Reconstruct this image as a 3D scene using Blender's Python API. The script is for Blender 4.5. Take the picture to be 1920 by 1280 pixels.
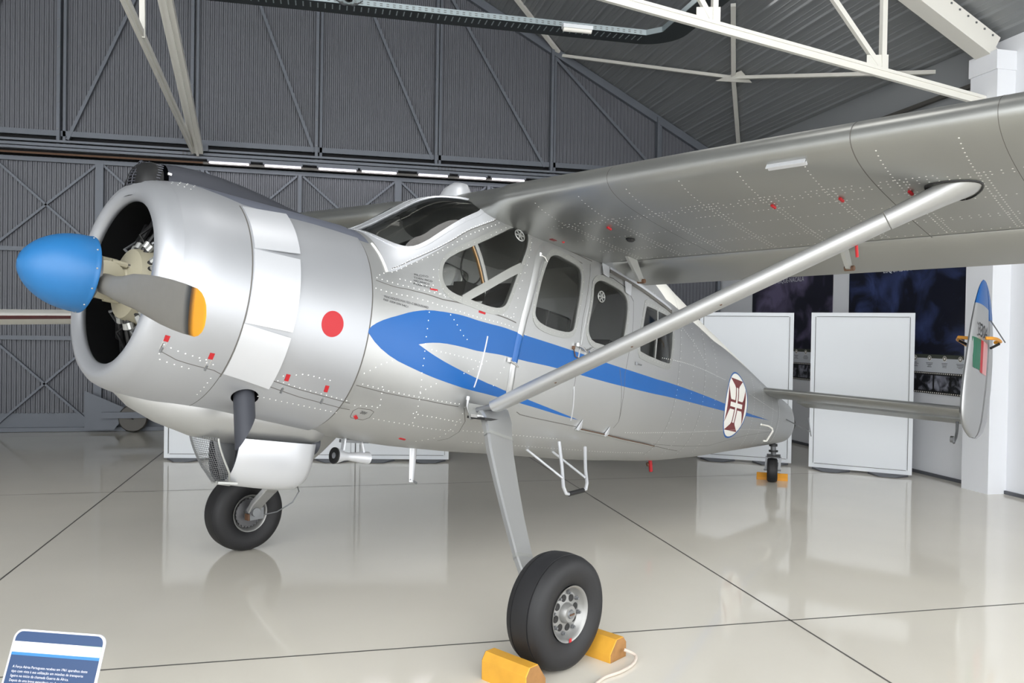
import bpy, bmesh, math, random
from mathutils import Vector, Matrix
from mathutils.geometry import delaunay_2d_cdt
for o in list(bpy.data.objects): bpy.data.objects.remove(o)
scn = bpy.context.scene
COL = scn.collection
random.seed(7)

# ------------------------------------------------------------------ camera
CAM_H, CAM_YAW, CAM_PITCH, CAM_ROLL = 1.8, 0.22883, 0.0131, 0.0160
F_PX = 1531.2
cd = bpy.data.cameras.new('camera'); cam = bpy.data.objects.new('camera', cd); COL.objects.link(cam)
cd.sensor_fit = 'HORIZONTAL'; cd.sensor_width = 36.0; cd.lens = F_PX / 1920 * 36.0
cd.clip_start = 0.05; cd.clip_end = 200
_cy, _sy = math.cos(CAM_YAW), math.sin(CAM_YAW)
_f = Vector((_sy*math.cos(CAM_PITCH), _cy*math.cos(CAM_PITCH), -math.sin(CAM_PITCH)))
_r = Vector((_cy, -_sy, 0)); _u = _r.cross(_f)
_r2 = _r*math.cos(CAM_ROLL) + _u*math.sin(CAM_ROLL); _u2 = _u*math.cos(CAM_ROLL) - _r*math.sin(CAM_ROLL)
cam.matrix_world = Matrix(((_r2.x, _u2.x, -_f.x, 0), (_r2.y, _u2.y, -_f.y, 0), (_r2.z, _u2.z, -_f.z, CAM_H), (0, 0, 0, 1)))
scn.camera = cam

# ------------------------------------------------------------------ world light: overcast daylight entering the open hangar front
wd = bpy.data.worlds.new('world'); scn.world = wd; wd.use_nodes = True
bg = wd.node_tree.nodes['Background']; bg.inputs[0].default_value = (0.97, 0.985, 1.0, 1); bg.inputs[1].default_value = 4.2
scn.view_settings.view_transform = 'Standard'; scn.view_settings.look = 'None'
scn.view_settings.gamma = 1.0; scn.view_settings.use_curve_mapping = False
scn.view_settings.exposure = 0.18
def roof_z(x): return 5.30 + 0.53*(7.75 - x) if x > -2.05 else 5.30 + 0.53*(7.75 + 4.1 + x)
def fill_lamp(x, y, w, sx, sy):  # added fill light under the roof, not a fitting of the hangar
    l = bpy.data.lights.new('fill_light', 'AREA'); l.shape = 'RECTANGLE'; l.size = sx; l.size_y = sy; l.energy = w
    l.color = (1, 0.98, 0.95)
    o = bpy.data.objects.new('fill_light', l); COL.objects.link(o); o.location = (x, y, roof_z(x) - 0.35)
    return o
for lx, ly, lw in ((2.5, 5.0, 40), (5.2, 9.5, 30)):
    fill_lamp(lx, ly, lw, 2.6, 1.2)

# ------------------------------------------------------------------ helpers
def S(*h):  # sRGB 0-255 to linear
    def c(v):
        v /= 255.0
        return v/12.92 if v <= 0.04045 else ((v+0.055)/1.055)**2.4
    return tuple(c(v) for v in h) + (1,)
def mat(name, col, rough=0.5, metal=0.0, noise=0.0, nscale=6.0, rnoise=0.0, bump=0.0, emit=None, estr=0, coat=0.0, spec=0.5):
    m = bpy.data.materials.new(name); m.use_nodes = True
    nt = m.node_tree; b = nt.nodes['Principled BSDF']
    b.inputs['Base Color'].default_value = col; b.inputs['Roughness'].default_value = rough; b.inputs['Metallic'].default_value = metal
    b.inputs['Specular IOR Level'].default_value = spec
    if coat: b.inputs['Coat Weight'].default_value = coat; b.inputs['Coat Roughness'].default_value = 0.1
    if noise or rnoise or bump:
        tc = nt.nodes.new('ShaderNodeTexCoord'); nz = nt.nodes.new('ShaderNodeTexNoise')
        nz.inputs['Scale'].default_value = nscale; nz.inputs['Detail'].default_value = 6
        nt.links.new(tc.outputs['Object'], nz.inputs['Vector'])
        if noise:
            mx = nt.nodes.new('ShaderNodeMix'); mx.data_type = 'RGBA'
            mx.inputs[6].default_value = tuple(max(0, c*(1-noise)) for c in col[:3])+(1,)
            mx.inputs[7].default_value = tuple(min(1, c*(1+noise)) for c in col[:3])+(1,)
            nt.links.new(nz.outputs['Fac'], mx.inputs[0]); nt.links.new(mx.outputs[2], b.inputs['Base Color'])
        if rnoise:
            mr = nt.nodes.new('ShaderNodeMapRange'); mr.inputs[3].default_value = max(0.02, rough-rnoise); mr.inputs[4].default_value = rough+rnoise
            nt.links.new(nz.outputs['Fac'], mr.inputs[0]); nt.links.new(mr.outputs[0], b.inputs['Roughness'])
        if bump:
            bp = nt.nodes.new('ShaderNodeBump'); bp.inputs['Strength'].default_value = bump; bp.inputs['Distance'].default_value = 0.01
            nt.links.new(nz.outputs['Fac'], bp.inputs['Height']); nt.links.new(bp.outputs[0], b.inputs['Normal'])
    if emit: b.inputs['Emission Color'].default_value = emit; b.inputs['Emission Strength'].default_value = estr
    return m
def glass_mat(name, tint, rough=0.02, ior=1.5):
    m = bpy.data.materials.new(name); m.use_nodes = True; nt = m.node_tree
    nt.nodes.remove(nt.nodes['Principled BSDF'])
    out = nt.nodes['Material Output']; t = nt.nodes.new('ShaderNodeBsdfTransparent'); t.inputs[0].default_value = tint
    g = nt.nodes.new('ShaderNodeBsdfGlossy'); g.inputs['Roughness'].default_value = rough
    f = nt.nodes.new('ShaderNodeFresnel'); f.inputs[0].default_value = ior; mx = nt.nodes.new('ShaderNodeMixShader')
    nt.links.new(f.outputs[0], mx.inputs[0]); nt.links.new(t.outputs[0], mx.inputs[1]); nt.links.new(g.outputs[0], mx.inputs[2])
    nt.links.new(mx.outputs[0], out.inputs[0]); return m

M = dict(
 silver=mat('silver_paint', S(180,181,181), 0.41, 0.74, noise=0.05, nscale=3.0, rnoise=0.05),
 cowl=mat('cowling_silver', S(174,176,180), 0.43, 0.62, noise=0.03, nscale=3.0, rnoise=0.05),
 wingskin=mat('wing_silver_shaded', S(160,161,158), 0.36, 0.86, noise=0.07, nscale=2.5, rnoise=0.06),  # darker copy of the silver, underside shade put into its colour
 silver2=mat('bare_panel', S(204,206,210), 0.36, 0.45, noise=0.04, nscale=5.0),
 seam=mat('panel_gap', S(96,94,90), 0.6, 0.2),
 rivet=mat('rivet_head', S(250,250,247), 0.35, 0.3),
 blue=mat('blue_paint', S(10,86,156), 0.40, 0.0, noise=0.06, nscale=4),
 spin=mat('spinner_blue', S(28,100,156), 0.45, 0.0, noise=0.04, nscale=30),
 white=mat('white_paint', S(238,236,228), 0.4),
 maroon=mat('maroon_paint', S(112,34,36), 0.45),
 red=mat('red_paint', S(172,24,34), 0.5),
 antiglare=mat('antiglare_grey', S(100,104,116), 0.5, 0.1),
 darkgrey=mat('dark_grey_paint', S(54,56,63), 0.5, 0.1),
 black=mat('black_part', S(20,20,21), 0.5),
 text=mat('stencil_black', S(48,48,50), 0.6),
 glass=glass_mat('window_glass', (0.86,0.87,0.85,1)),
 lining=mat('cabin_lining', S(190,192,192), 0.7),
 frame=mat('frame_metal', S(170,171,168), 0.38, 0.55),
 chrome=mat('bright_metal', S(220,220,220), 0.22, 0.9),
 steel=mat('steel_grey', S(120,122,124), 0.42, 0.5),
 brass=mat('tan_seal', S(158,124,82), 0.5),
 rubber=mat('tyre_rubber', S(27,27,29), 0.62, noise=0.15, nscale=12, bump=0.05),
 rim=mat('wheel_rim', S(146,146,144), 0.4, 0.6, noise=0.12, nscale=20),
 seat=mat('seat_cloth', S(46,47,50), 0.8),
 blade=mat('propeller_grey', S(116,114,109), 0.55, 0.1, noise=0.06, nscale=25),
 yellow=mat('yellow_paint', S(218,148,28), 0.45),
 beige=mat('crankcase_beige', S(176,170,148), 0.5, 0.2, noise=0.08, nscale=12),
 cyl=mat('cylinder_metal', S(92,92,94), 0.45, 0.5),
 rust=mat('rusty_edge', S(96,70,52), 0.7, 0.2, noise=0.3, nscale=40),
 wood=mat('yellow_wood', S(214,158,52), 0.6, noise=0.22, nscale=9, bump=0.1),
 woodend=mat('bare_wood', S(150,108,60), 0.7, noise=0.3, nscale=20, bump=0.1),
 rope=mat('rope', S(196,184,172), 0.85, bump=0.2, nscale=60),
 wallw=mat('white_plaster', S(232,234,238), 0.6, noise=0.03, nscale=1.5, bump=0.03),
 board=mat('white_board', S(226,230,234), 0.4, noise=0.02, nscale=1.0),
 corr=mat('grey_cladding', S(104,106,112), 0.5, 0.15, noise=0.06, nscale=1.2),
 steelbeam=mat('grey_steelwork', S(106,111,119), 0.5, 0.2, noise=0.08, nscale=5),
 darkvoid=mat('dark_gap', S(22,23,25), 0.8),
 beam=mat('white_steelwork', S(226,224,216), 0.5, noise=0.03, nscale=3),
 ceil=mat('roof_cladding', S(140,143,145), 0.5, 0.1, noise=0.04, nscale=1.5),
 track=mat('track_steel', S(86,84,80), 0.5, 0.3, noise=0.1, nscale=4),
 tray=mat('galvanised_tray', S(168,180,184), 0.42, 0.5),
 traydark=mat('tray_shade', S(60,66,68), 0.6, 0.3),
 navy=None, tube=mat('fluorescent_tube', S(255,250,255), 0.4, emit=(1,0.93,1,1), estr=7),
 signblue=mat('sign_blue', S(10,50,92), 0.35), signlight=mat('sign_light_blue', S(32,110,166), 0.35),
 signwhite=mat('sign_white', S(206,208,216), 0.35), signgreen=mat('sign_green', S(164,188,166), 0.35),
 lav=mat('sign_pale_text', S(168,172,196), 0.4),
 maroonw=mat('dark_red_stripe', S(92,18,26), 0.45), green=mat('flag_green', S(20,96,70), 0.5),
 fired=mat('red_tag', S(170,24,32), 0.55), foot=mat('dark_foot_steel', S(96,98,104), 0.5, 0.3),
 pink=mat('faded_red', S(206,150,150), 0.5),
)
def tag(o, label=None, cat=None, group=None, kind=None):
    if label: o['label'] = label
    if cat: o['category'] = cat
    if group: o['group'] = group
    if kind: o['kind'] = kind
    return o
def empty(name, loc=(0,0,0), rz=0.0, **k):
    o = bpy.data.objects.new(name, None); COL.objects.link(o); o.location = loc; o.rotation_euler = (0,0,rz); o.empty_display_size = .2
    return tag(o, **k)
class MB:
    def __init__(s): s.v=[]; s.f=[]; s.m=[]; s.mats=[]; s.n=None
    def mi(s, m):
        if m not in s.mats: s.mats.append(m)
        return s.mats.index(m)
    def add(s, vs, fs, m):
        b=len(s.v); s.v += [tuple(v) for v in vs]; k=s.mi(m)
        for f in fs: s.f.append(tuple(b+i for i in f)); s.m.append(k)
    def grid(s, rows, m, close=False, closer=False):
        """rows of points joined as quads"""
        n=len(rows[0]); vs=[p for r in rows for p in r]; fs=[]
        R=len(rows)
        for i in range(R if closer else R-1):
            for j in range(n if close else n-1):
                fs.append((i*n+j, i*n+(j+1)%n, ((i+1)%R)*n+(j+1)%n, ((i+1)%R)*n+j))
        s.add(vs, fs, m)
    def loft(s, rings, m, caps=True):
        n=len(rings[0]); s.grid(rings, m, close=True)
        if caps:
            b=len(s.v)-n*len(rings); k=s.mi(m)
            s.f.append(tuple(b+i for i in range(n))); s.m.append(k)
            s.f.append(tuple(b+n*(len(rings)-1)+i for i in range(n))); s.m.append(k)
    def box(s, c, sz, m, R=None):
        vs=[]
        for dx in (-.5,.5):
            for dy in (-.5,.5):
                for dz in (-.5,.5):
                    p=Vector((dx*sz[0],dy*sz[1],dz*sz[2]))
                    if R is not None: p=R@p
                    vs.append(p+Vector(c))
        s.add(vs, [(0,1,3,2),(4,6,7,5),(0,4,5,1),(2,3,7,6),(0,2,6,4),(1,5,7,3)], m)
    def bar(s, a, b, w, h, m, up=(0,0,1)):
        a=Vector(a); b=Vector(b); d=(b-a).normalized(); u=Vector(up); sd=d.cross(u)
        if sd.length<1e-3: sd=d.cross(Vector((1,0,0)))
        sd.normalize(); u=sd.cross(d).normalized()
        R=[[p+sd*(i*w/2)+u*(j*h/2) for i,j in ((-1,-1),(1,-1),(1,1),(-1,1))] for p in (a,b)]
        s.loft(R, m)
    def tube(s, pts, r, m, n=10, caps=True):
        pts=[Vector(p) for p in pts]; rr=r if isinstance(r,(list,tuple)) else [r]*len(pts)
        rings=[]; prev=None
        for i,p in enumerate(pts):
            d=(pts[min(i+1,len(pts)-1)]-pts[max(i-1,0)]).normalized()
            if prev is None:
                a=d.cross(Vector((0,0,1)))
                if a.length<.1: a=d.cross(Vector((1,0,0)))
            else: a=prev-d*prev.dot(d)
            a.normalize(); prev=a; b=d.cross(a)
            rings.append([p+(a*math.cos(2*math.pi*k/n)+b*math.sin(2*math.pi*k/n))*rr[i] for k in range(n)])
        s.loft(rings, m, caps)
    def lathe(s, prof, org, ax, m, n=48, caps=False, mats=None):
        """prof: (distance along axis, radius)"""
        ax=Vector(ax).normalized(); a=ax.cross(Vector((0,0,1)))
        if a.length<.1: a=ax.cross(Vector((1,0,0)))
        a.normalize(); b=ax.cross(a); org=Vector(org)
        rings=[[org+ax*t+(a*math.cos(2*math.pi*k/n)+b*math.sin(2*math.pi*k/n))*max(r,1e-4) for k in range(n)] for t,r in prof]
        if mats is None: s.loft(rings, m, caps)
        else:
            for i in range(len(rings)-1): s.grid(rings[i:i+2], mats[i], close=True)
    def build(s, name, parent=None, smooth=35, T=None, nrm=None, recalc=True, **k):
        me=bpy.data.meshes.new(name)
        vs=[T(*v) for v in s.v] if T else s.v
        me.from_pydata([tuple(v) for v in vs], [], s.f)
        for m in s.mats: me.materials.append(M[m])
        me.polygons.foreach_set('material_index', s.m); me.update()
        bm=bmesh.new(); bm.from_mesh(me)
        if nrm is None: bmesh.ops.remove_doubles(bm, verts=bm.verts, dist=1e-5)
        if recalc: bmesh.ops.recalc_face_normals(bm, faces=bm.faces)
        bm.to_mesh(me); bm.free()
        if smooth:
            me.shade_smooth(); me.set_sharp_from_angle(angle=math.radians(smooth))
        o=bpy.data.objects.new(name, me); COL.objects.link(o)
        if parent: o.parent=parent
        return tag(o, **k)
def rotm(ax, ang): return Matrix.Rotation(math.radians(ang), 3, ax)

_fontc=[None]
def text_tris(txt, size=1.0, align='LEFT', space=1.0):
    """letter outlines as flat triangles (u,v)"""
    cu=bpy.data.curves.new('t','FONT'); cu.body=txt; cu.size=size; cu.align_x=align; cu.resolution_u=3; cu.space_character=space
    o=bpy.data.objects.new('t',cu); COL.objects.link(o)
    dg=bpy.context.evaluated_depsgraph_get(); dg.update()
    me=o.evaluated_get(dg).to_mesh()
    vs=[(v.co.x,v.co.y) for v in me.vertices]; fs=[tuple(p.vertices) for p in me.polygons]
    o.evaluated_get(dg).to_mesh_clear(); bpy.data.objects.remove(o); bpy.data.curves.remove(cu)
    return vs,fs

# station table: X, half width, waist height, top, bottom, top exponent, bottom exponent
ST=[(-1.60,.560,0,.560,-.560,2,2),(-1.45,.592,0,.590,-.595,2,2),(-1.2,.606,0,.602,-.615,2,2),(-.9,.612,0,.615,-.64,2.05,2.1),
(-.45,.618,0,.630,-.672,2.15,2.25),(-.33,.622,0,.645,-.68,2.15,2.3),(-.20,.63,0,.715,-.69,2.2,2.35),(-.05,.64,0,.825,-.70,2.35,2.4),(.3,.650,.03,1.055,-.712,2.7,2.5),(.65,.656,.08,1.12,-.712,3.2,2.5),
(1.2,.66,.1,1.15,-.70,3.4,2.5),(2.1,.655,.12,1.15,-.685,3.4,2.4),(2.5,.635,.13,1.14,-.67,3.2,2.4),(2.75,.61,.14,1.125,-.655,3.0,2.4),(3.28,.535,.15,1.06,-.63,2.3,2.3),
(4.2,.385,.14,.85,-.54,1.9,2.2),(5.0,.268,.12,.64,-.43,1.9,2.1),(5.8,.195,.07,.42,-.315,2,2),(6.2,.165,.05,.335,-.255,2,2),(6.5,.135,.03,.27,-.20,2,2),(6.62,.09,.02,.20,-.13,2,2)]
def _mono(xs,ys):
    n=len(xs);d=[(ys[i+1]-ys[i])/(xs[i+1]-xs[i]) for i in range(n-1)]
    m=[d[0]]+[0.0 if d[i-1]*d[i]<=0 else 2*d[i-1]*d[i]/(d[i-1]+d[i]) for i in range(1,n-1)]+[d[-1]]
    def f(x):
        x=min(max(x,xs[0]),xs[-1]);i=0
        while i<n-2 and x>xs[i+1]: i+=1
        h=xs[i+1]-xs[i];t=(x-xs[i])/h
        return (ys[i]*(2*t**3-3*t*t+1)+m[i]*h*(t**3-2*t*t+t)+ys[i+1]*(-2*t**3+3*t*t)+m[i+1]*h*(t**3-t*t))
    return f
_F=[_mono([s[0] for s in ST],[s[k] for s in ST]) for k in range(1,7)]
_cache={}
def sec(X):
    k=round(X,4)
    if k not in _cache: _cache[k]=[f(X) for f in _F]
    return _cache[k]
def SP(X,a,off=0.0):
    """point on the skin: station X, angle a in degrees (0 waist, 90 top, -90 keel), near side"""
    def raw(X,a):
        w,zc,zt,zb,nt,nb=sec(X)
        c=math.cos(math.radians(a));s=math.sin(math.radians(a))
        n=nt if s>=0 else nb; h=(zt-zc) if s>=0 else (zc-zb)
        r=(abs(c)**n+abs(s)**n)**(-1/n)
        return (X,w*r*c,zc+h*r*s)
    p=raw(X,a)
    if off:
        e=1e-3
        q=raw(X+e,a);r_=raw(X,a+.2);r0=raw(X,a-.2)
        u=[q[i]-p[i] for i in range(3)];v=[r_[i]-r0[i] for i in range(3)]
        nn=[v[1]*u[2]-v[2]*u[1],v[2]*u[0]-v[0]*u[2],v[0]*u[1]-v[1]*u[0]]
        l=math.sqrt(sum(t*t for t in nn)) or 1
        nn=[t/l for t in nn]
        w,zc,zt,zb,nt,nb=sec(X)
        if nn[1]*p[1]+nn[2]*(p[2]-zc)<0: nn=[-t for t in nn]
        p=tuple(p[i]+nn[i]*off for i in range(3))
    return p
def side(X,Z):
    """(X,Z) in side view -> (y, a)"""
    w,zc,zt,zb,nt,nb=sec(X)
    n=nt if Z>=zc else nb; h=(zt-zc) if Z>=zc else (zc-zb)
    s=(Z-zc)/h
    if abs(s)>=1: return 0.0,(90. if s>0 else -90.)
    y=w*(1-abs(s)**n)**(1/n)
    return y,math.degrees(math.atan2(s,y/w))
HOLES = {
  'windshield': [(-0.239,98.1),(-0.274,76.9),(-0.249,68.7),(-0.231,58.8),(-0.2,52.7),(-0.156,48.8),(-0.103,46.1),(-0.059,46.0),(0.054,46.5),(0.199,46.8),(0.364,49.6),(0.424,51.4),(0.452,54.3),(0.458,59.0),(0.451,65.1),(0.434,74.5),(0.338,77.8),(0.269,81.2),(0.186,79.1),(0.092,81.3),(-0.045,87.0),(-0.135,93.5)],
  'quarter': [(0.019,29.8),(0.008,25.7),(0.03,21.4),(0.072,18.6),(0.146,16.3),(0.223,14.9),(0.357,13.0),(0.46,11.9),(0.529,11.9),(0.575,13.3),(0.597,15.9),(0.681,27.2),(0.762,34.7),(0.798,39.5),(0.798,43.2),(0.776,45.6),(0.72,45.2),(0.313,35.9),(0.094,33.8),(0.046,32.5)],
  'door_win': [(0.987,34.4),(1.041,36.1),(1.103,36.6),(1.214,35.8),(1.331,35.2),(1.368,33.7),(1.377,31.7),(1.364,26.2),(1.34,17.8),(1.323,10.9),(1.303,9.0),(1.243,7.8),(1.094,7.7),(0.947,8.6),(0.876,10.5),(0.854,13.6),(0.884,22.5),(0.923,28.7)],
  'rear_door_win': [(1.513,29.4),(1.556,31.6),(1.631,33.0),(1.762,32.5),(1.911,31.4),(1.97,29.0),(1.993,26.1),(1.981,19.2),(1.971,14.6),(1.949,9.8),(1.894,6.4),(1.8,6.1),(1.692,6.4),(1.552,6.6),(1.488,9.6),(1.474,13.5),(1.505,22.7)],
  'cabin_win': [(2.257,28.5),(2.299,29.3),(2.749,28.8),(2.778,27.6),(2.781,17.5),(2.764,6.2),(2.703,5.2),(2.226,7.2),(2.197,9.0),(2.206,16.6)],
  'stripe': [(-0.508,-3.9),(-0.469,-0.0),(-0.382,4.6),(-0.25,9.1),(-0.174,10.7),(-0.076,11.6),(0.081,10.7),(0.376,7.2),(0.741,4.0),(1.057,2.8),(1.47,1.3),(1.787,-0.4),(2.841,-4.6),(4.257,-7.5),(4.952,-10.8),(5.669,-11.2),(4.974,-14.8),(4.248,-14.1),(2.886,-13.1),(1.972,-11.2),(1.473,-9.6),(1.182,-8.2),(0.749,-7.5),(0.411,-5.1),(0.205,-2.8),(0.06,-1.9),(-0.046,-2.9),(-0.124,-4.9),(-0.034,-7.6),(0.141,-12.2),(0.332,-16.5),(0.574,-21.6),(0.964,-26.2),(1.379,-30.8),(1.602,-33.4),(1.394,-32.3),(0.895,-28.3),(0.631,-26.6),(0.368,-23.9),(0.099,-20.4),(-0.126,-17.2),(-0.286,-14.5),(-0.418,-9.8)],
}
LINES = {
  'front_door': [(0.852,31.2),(0.744,11.2),(0.714,0.9),(0.696,-12.1),(0.702,-16.0),(0.751,-24.8),(0.825,-31.3),(0.932,-34.1),(1.085,-35.1),(1.613,-37.5)],
  'front_door_top': [(0.852,31.2),(0.906,35.8),(0.997,38.7),(1.107,40.3),(1.251,40.0),(1.527,39.1)],
  'front_door_out': [(0.926,30.6),(0.984,35.0),(1.052,37.4),(1.115,38.1),(1.284,37.6),(1.391,36.4)],
  'mid_post': [(1.498,37.6),(1.452,27.4),(1.405,14.7),(1.407,0.6),(1.412,-17.6),(1.51,-34.2)],
  'mid_post2': [(1.449,37.4),(1.404,29.0),(1.367,10.1)],
  'rear_door': [(2.07,28.4),(2.075,16.1),(2.034,-3.9),(2.081,-21.9),(2.121,-31.4),(2.094,-35.8)],
  'rear_door_top': [(1.506,30.1),(1.55,32.7),(1.649,35.1),(1.793,35.0),(1.976,32.9),(2.07,28.4)],
  'seam1': [(-0.471,-31.3),(-0.268,-31.9),(0.054,-31.5),(0.33,-32.7)],
  'seam2': [(-0.463,24.4),(-0.252,21.9),(0.022,16.0),(0.34,11.7),(0.69,7.8)],
  'seam3': [(0.383,-33.3),(0.457,-40.8),(0.474,-48.2),(0.442,-54.3),(0.38,-57.5)],
  'seam4': [(2.932,-47.4),(3.549,-54.1)],
  'slope': [(-0.324,34.0),(-0.183,37.2),(0.13,39.9),(0.484,45.4),(0.617,50.0)],
  'firewall': [(-0.348,55.8),(-0.347,43.1),(-0.354,34.6),(-0.349,33.6)],
  'cowl_seam': [(-1.708,-32.0),(-1.646,-36.5),(-1.508,-38.7),(-1.31,-39.8),(-1.259,-41.4)],
  'cowl_seam2': [(-0.983,-42.1),(-0.779,-44.3),(-0.483,-45.4),(-0.428,-45.2)],
  'cowl_seam3': [(-0.998,-38.2),(-0.807,-39.9),(-0.455,-41.4)],
  'cowl_seam4': [(-1.265,-41.6),(-1.189,-56.6),(-0.981,-87.4)],
  'hatch': [(-0.395,-46.0),(-0.374,-43.6),(-0.291,-43.0),(-0.261,-43.8),(-0.261,-48.2),(-0.288,-50.8),(-0.37,-51.2),(-0.383,-50.1),(-0.395,-46.0)],
  'rear_seam': [(5.944,45.1),(5.942,13.2),(5.918,-19.4),(5.938,-62.1)],
  'cabin_aft': [(1.951,-1.6),(2.005,-10.2),(2.121,-31.4)],
}
RIVETS = {
  'a': [(-0.313,34.1),(-0.181,38.2),(0.133,40.5),(0.518,46.8),(0.611,50.0)],
  'b': [(-0.331,31.5),(-0.21,34.8),(0.124,38.0),(0.498,43.8),(0.687,49.0)],
  'c': [(-0.429,28.2),(-0.281,35.6)],
  'd': [(-0.453,26.1),(-0.324,25.0),(-0.138,20.9),(0.02,18.0),(0.243,13.5),(0.461,10.9),(0.67,9.1)],
  'e': [(-0.467,19.7),(-0.253,18.4),(0.025,13.2),(0.251,9.6),(0.497,7.4),(0.681,5.9)],
  'f': [(-0.042,29.6),(-0.052,24.7),(-0.053,19.2)],
  'g': [(-0.282,27.5),(-0.1,22.6),(0.064,16.1)],
  'h': [(-0.075,10.5),(-0.076,-2.8),(-0.055,-18.6),(-0.012,-29.1),(0.027,-39.5),(0.061,-48.5)],
  'i': [(0.096,9.7),(0.131,7.6),(0.228,1.7),(0.28,-0.1)],
  'j': [(-0.451,-24.5),(-0.357,-18.4),(-0.28,-15.1)],
  'k': [(-0.021,-27.8),(0.102,-21.1)],
  'l': [(-0.433,-30.0),(-0.276,-30.6),(0.046,-30.4),(0.345,-31.4)],
  'm': [(0.007,-39.8),(0.206,-40.1),(0.457,-41.8)],
  'n': [(0.283,-16.0),(0.429,-10.9),(0.471,-9.1)],
  'o': [(0.574,-21.3),(0.615,-13.9),(0.645,-11.2)],
  'p': [(-0.017,-6.1),(0.116,-6.8),(0.303,-8.6),(0.428,-10.4)],
  'q': [(-0.296,-29.2),(-0.264,-36.2),(-0.247,-39.9)],
  'r': [(-0.409,-42.5),(-0.288,-40.7),(-0.241,-40.8)],
  's': [(-0.23,-48.2),(0.008,-47.3),(0.419,-47.8)],
  't': [(0.226,-60.7),(0.371,-52.3),(0.402,-41.1),(0.381,-27.7)],
  'u': [(2.419,36.5),(2.761,30.3),(3.289,24.1),(3.723,13.6)],
  'v': [(0.855,44.6),(0.797,34.8),(0.691,20.5),(0.656,8.6),(0.657,13.5)],
  'w': [(-1.678,-35.9),(-1.647,-32.6),(-1.528,-33.8),(-1.347,-35.0)],
  'x': [(-1.677,-38.3),(-1.573,-41.6),(-1.414,-41.8)],
  'y': [(-0.952,-37.8),(-0.813,-39.0),(-0.48,-40.4)],
  'z': [(-0.937,-34.5),(-0.822,-31.1),(-0.647,-31.5)],
}
FLAPS = {
  'flap1': [(-1.212,53.6),(-0.895,68.5),(-0.991,27.6),(-1.248,24.6)],
  'flap2': [(-1.249,23.8),(-0.994,24.7),(-1.02,-12.7),(-1.261,-12.3)],
  'flap3': [(-1.263,-13.4),(-1.021,-14.4),(-0.994,-42.4),(-1.252,-40.3)],
}
PT = {
  'dot': (-0.748,-4.3),
  'gearplate': (0.438,-27.6),
  'latch1': (-1.663,-27.4),
  'latch1b': (-1.652,-36.6),
  'latch2': (-1.359,-30.6),
  'latch2b': (-1.354,-40.2),
  'latch3': (-0.913,-33.0),
  'latch3b': (-0.898,-43.6),
  'latch4': (-0.655,-34.4),
  'latch4b': (-0.632,-44.6),
  'vent1': (0.707,40.2),
  'vent2': (1.618,25.8),
  'h1': (0.672,-8.4),
  'h2': (0.905,33.0),
  'h3': (1.344,5.6),
  'h4': (1.492,4.6),
  'txt1a': (-0.166,31.3),
  'txt1b': (-0.05,27.1),
  'txt1d': (-0.184,25.2),
  'txt2a': (-0.49,18.6),
  'txt2b': (-0.074,13.4),
  'txt2d': (-0.498,14.7),
  'handle': (2.194,2.3),
  'exh': (-1.06,-61.1),
  'tri1': (1.639,-37.4),
  'tri2': (2.029,-39.1),
  'sill1': (1.626,-38.6),
  'sill2': (2.941,-47.9),
  'hook1': (0.367,-27.7),
  'hook2': (0.489,-34.5),
  'red1': (-0.042,21.1),
  'ring1': (1.011,39.1),
  'hing1': (1.69,36.5),
  'hing2': (1.997,32.1),
  'mirror': (1.148,11.4),
  'poststrip1': (0.295,35.8),
  'poststrip2': (0.372,21.1),
  'strip1': (0.185,15.6),
  'strip2': (0.677,27.2),
  'doorbulge1': (0.895,33.7),
  'doorbulge2': (0.695,-1.7),
  'antig1': (-1.518,81.1),
  'antig2': (-1.377,62.6),
  'antig3': (-1.229,53.2),
  'antig4': (-0.914,60.3),
  'antig5': (-0.644,58.2),
  'antig6': (-0.368,58.6),
  'cabletop': (0.435,2.1),
  'cablebot': (0.404,-23.6),
  'winghook': (2.708,31.7),
  'flagT': (4.65,31.6),
  'flagB': (4.734,-41.9),
  'flagL': (4.251,-9.4),
  'flagR': (4.935,6.6),
  'hd1': (5.443,-19.3),
  'hd2': (5.698,-19.9),
  'hd3': (5.506,-45.4),
}

# ================================================================== THE HANGAR
YW = 15.0; XR = 7.75; XL = -11.85; RZ = roof_z(-2.05)
def floor_mat():
    m = bpy.data.materials.new('epoxy_floor'); m.use_nodes = True; nt = m.node_tree; b = nt.nodes['Principled BSDF']
    tc = nt.nodes.new('ShaderNodeTexCoord'); n1 = nt.nodes.new('ShaderNodeTexNoise'); n1.inputs['Scale'].default_value = 0.9; n1.inputs['Detail'].default_value = 5
    n2 = nt.nodes.new('ShaderNodeTexNoise'); n2.inputs['Scale'].default_value = 9; n2.inputs['Detail'].default_value = 8
    nt.links.new(tc.outputs['Object'], n1.inputs['Vector']); nt.links.new(tc.outputs['Object'], n2.inputs['Vector'])
    mx = nt.nodes.new('ShaderNodeMix'); mx.data_type = 'RGBA'; mx.inputs[6].default_value = S(214,209,197); mx.inputs[7].default_value = S(228,223,211)
    nt.links.new(n1.outputs['Fac'], mx.inputs[0]); nt.links.new(mx.outputs[2], b.inputs['Base Color'])
    mr = nt.nodes.new('ShaderNodeMapRange'); mr.inputs[3].default_value = 0.04; mr.inputs[4].default_value = 0.10
    nt.links.new(n2.outputs['Fac'], mr.inputs[0]); nt.links.new(mr.outputs[0], b.inputs['Roughness'])
    bp = nt.nodes.new('ShaderNodeBump'); bp.inputs['Strength'].default_value = 0.03; bp.inputs['Distance'].default_value = 0.01
    nt.links.new(n1.outputs['Fac'], bp.inputs['Height']); nt.links.new(bp.outputs[0], b.inputs['Normal'])
    b.inputs['IOR'].default_value = 1.55
    return m
M['floor'] = floor_mat()
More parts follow.
